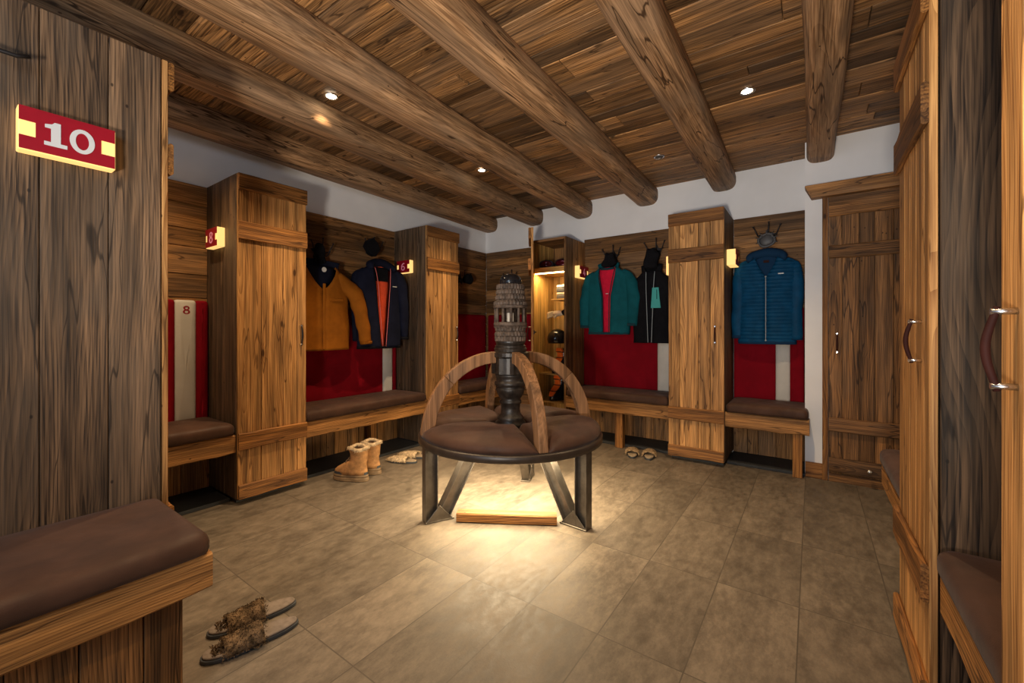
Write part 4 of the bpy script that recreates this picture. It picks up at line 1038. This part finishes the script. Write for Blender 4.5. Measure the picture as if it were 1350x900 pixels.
def helm(m):
    rings = []
    for i in range(10):
        t_ = R(-25 + 112 * i / 9); rings.append([(0.105 * math.cos(t_) * math.cos(2 * math.pi * j / 24), 0.125 * math.cos(t_) * math.sin(2 * math.pi * j / 24), 0.11 * math.sin(t_)) for j in range(24)])
    m.loft(rings, 0, True, True)
hang('ski_helmet', 'black ski helmet hanging inside the open locker', 'helmet', helm, M['blackgloss'], (-2.225, 3.96, 1.005), 0)
gt = thing('ski_glove', 'pale gloves clipped inside the open locker above the helmet', 'glove', (-2.225, 3.97, 1.28))
m = MB(); cloth_lump(m, (0, 0, 0), (0.075, 0.035, 0.032), 3.0)
for i in range(4): m.tube([(-0.05, -0.01, 0.014 - i * 0.013), (-0.10, -0.02, 0.006 - i * 0.016), (-0.122, -0.022, -0.006 - i * 0.017)], [0.013, 0.012, 0.009], 8)
m.tube([(0.0, -0.02, -0.02), (-0.03, -0.035, -0.05)], [0.014, 0.010], 8); m.build('hand', M['glove'], gt)
m = MB(); m.tube([(0.06, 0, 0.0), (0.125, 0.01, 0.03)], [0.036, 0.042], 14, flat=0.8); m.build('glove_cuff', M['black'], gt)
def ski_boot(label, loc, rz, sd):
    t = thing('ski_boot', label, 'boot', loc, rz, 'orange and black ski boots in the open locker')
    m = MB(); rings = []
    for (z, cy, rx, ry) in ((0.0, 0.0, 0.05, 0.14), (0.03, 0.0, 0.052, 0.145), (0.07, 0.0, 0.055, 0.13), (0.11, 0.02, 0.055, 0.10), (0.15, 0.045, 0.056, 0.07), (0.20, 0.045, 0.058, 0.065), (0.262, 0.035, 0.062, 0.072)):
        rings.append([(rx * math.cos(2 * math.pi * j / 20), cy + ry * math.sin(2 * math.pi * j / 20), z) for j in range(20)])
    m.loft(rings, 0, True, True); m.build('shell', M['blackgloss'], t)
    m = MB(); rings = []
    for (z, y, w_) in ((0.05, -0.148, 0.022), (0.09, -0.122, 0.034), (0.13, -0.078, 0.042), (0.17, -0.042, 0.036), (0.20, -0.040, 0.030), (0.235, -0.050, 0.046), (0.268, -0.054, 0.034)):
        rings.append([(-w_, y, z), (w_, y, z), (w_, y + 0.03, z), (-w_, y + 0.03, z)])
    m.loft(rings, 0, False, True); m.build('tongue', M['bootorange'], t, bevel=0.006)
    for z, y in ((0.10, -0.118), (0.16, -0.058), (0.22, -0.05)):
        b = MB(); b.tube([(-0.058, y + 0.05, z), (-0.03, y - 0.006, z + 0.006), (0.03, y - 0.006, z + 0.006), (0.058, y + 0.05, z)], 0.005, 6); b.build('buckle', M['iron'], t)
    return t
for nm, z in (('upper', 0.66), ('lower', 0.36)):
    pass
sb = MB(); sb.box(0.024, Wo - 0.024, 0.10, Do - 0.022, 0.625, 0.640); sb.build('boot_shelf', WD('pine', 'X'), ol)
sb = MB(); sb.box(0.024, Wo - 0.024, 0.10, Do - 0.022, 0.330, 0.345); sb.build('boot_shelf', WD('pine', 'X'), ol)
ski_boot('orange and black ski boot on the upper shelf of the open locker', (-2.205, 4.02, 0.641), -14, 1)
ski_boot('orange and black ski boot on the lower shelf of the open locker', (-2.235, 4.02, 0.346), -14, 2)
t = thing('folded_clothes', 'stack of folded white and grey clothes high inside the open locker', 'clothes', (-2.135, 4.03, 1.43))
for i, (mm, h) in enumerate((('greyplastic', 0.05), ('glove', 0.022), ('greyplastic', 0.05), ('paperwhite', 0.03))):
    m = MB(); z = sum(x[1] for x in (('a', 0.05), ('b', 0.022), ('c', 0.05), ('d', 0.03))[:i]); puff(m, -0.09, 0.075, -0.10, 0.10, z + 0.0005, z + h - 0.0005, 0.012); m.build('garment', M[mm], t)
sb = MB(); sb.box(0.18, Wo - 0.023, 0.10, Do - 0.022, 1.415, 1.429); sb.build('clothes_shelf', WD('pine', 'X'), ol)
m = MB(); cloth_lump(m, (0, 0, 0), (0.05, 0.05, 0.20), 6.0, 0.3); o = m.build('ski_trousers', M['black']); o.location = (-2.11, 4.135, 1.19)
tag(o, 'black ski trousers hanging at the back right of the open locker', 'trousers')
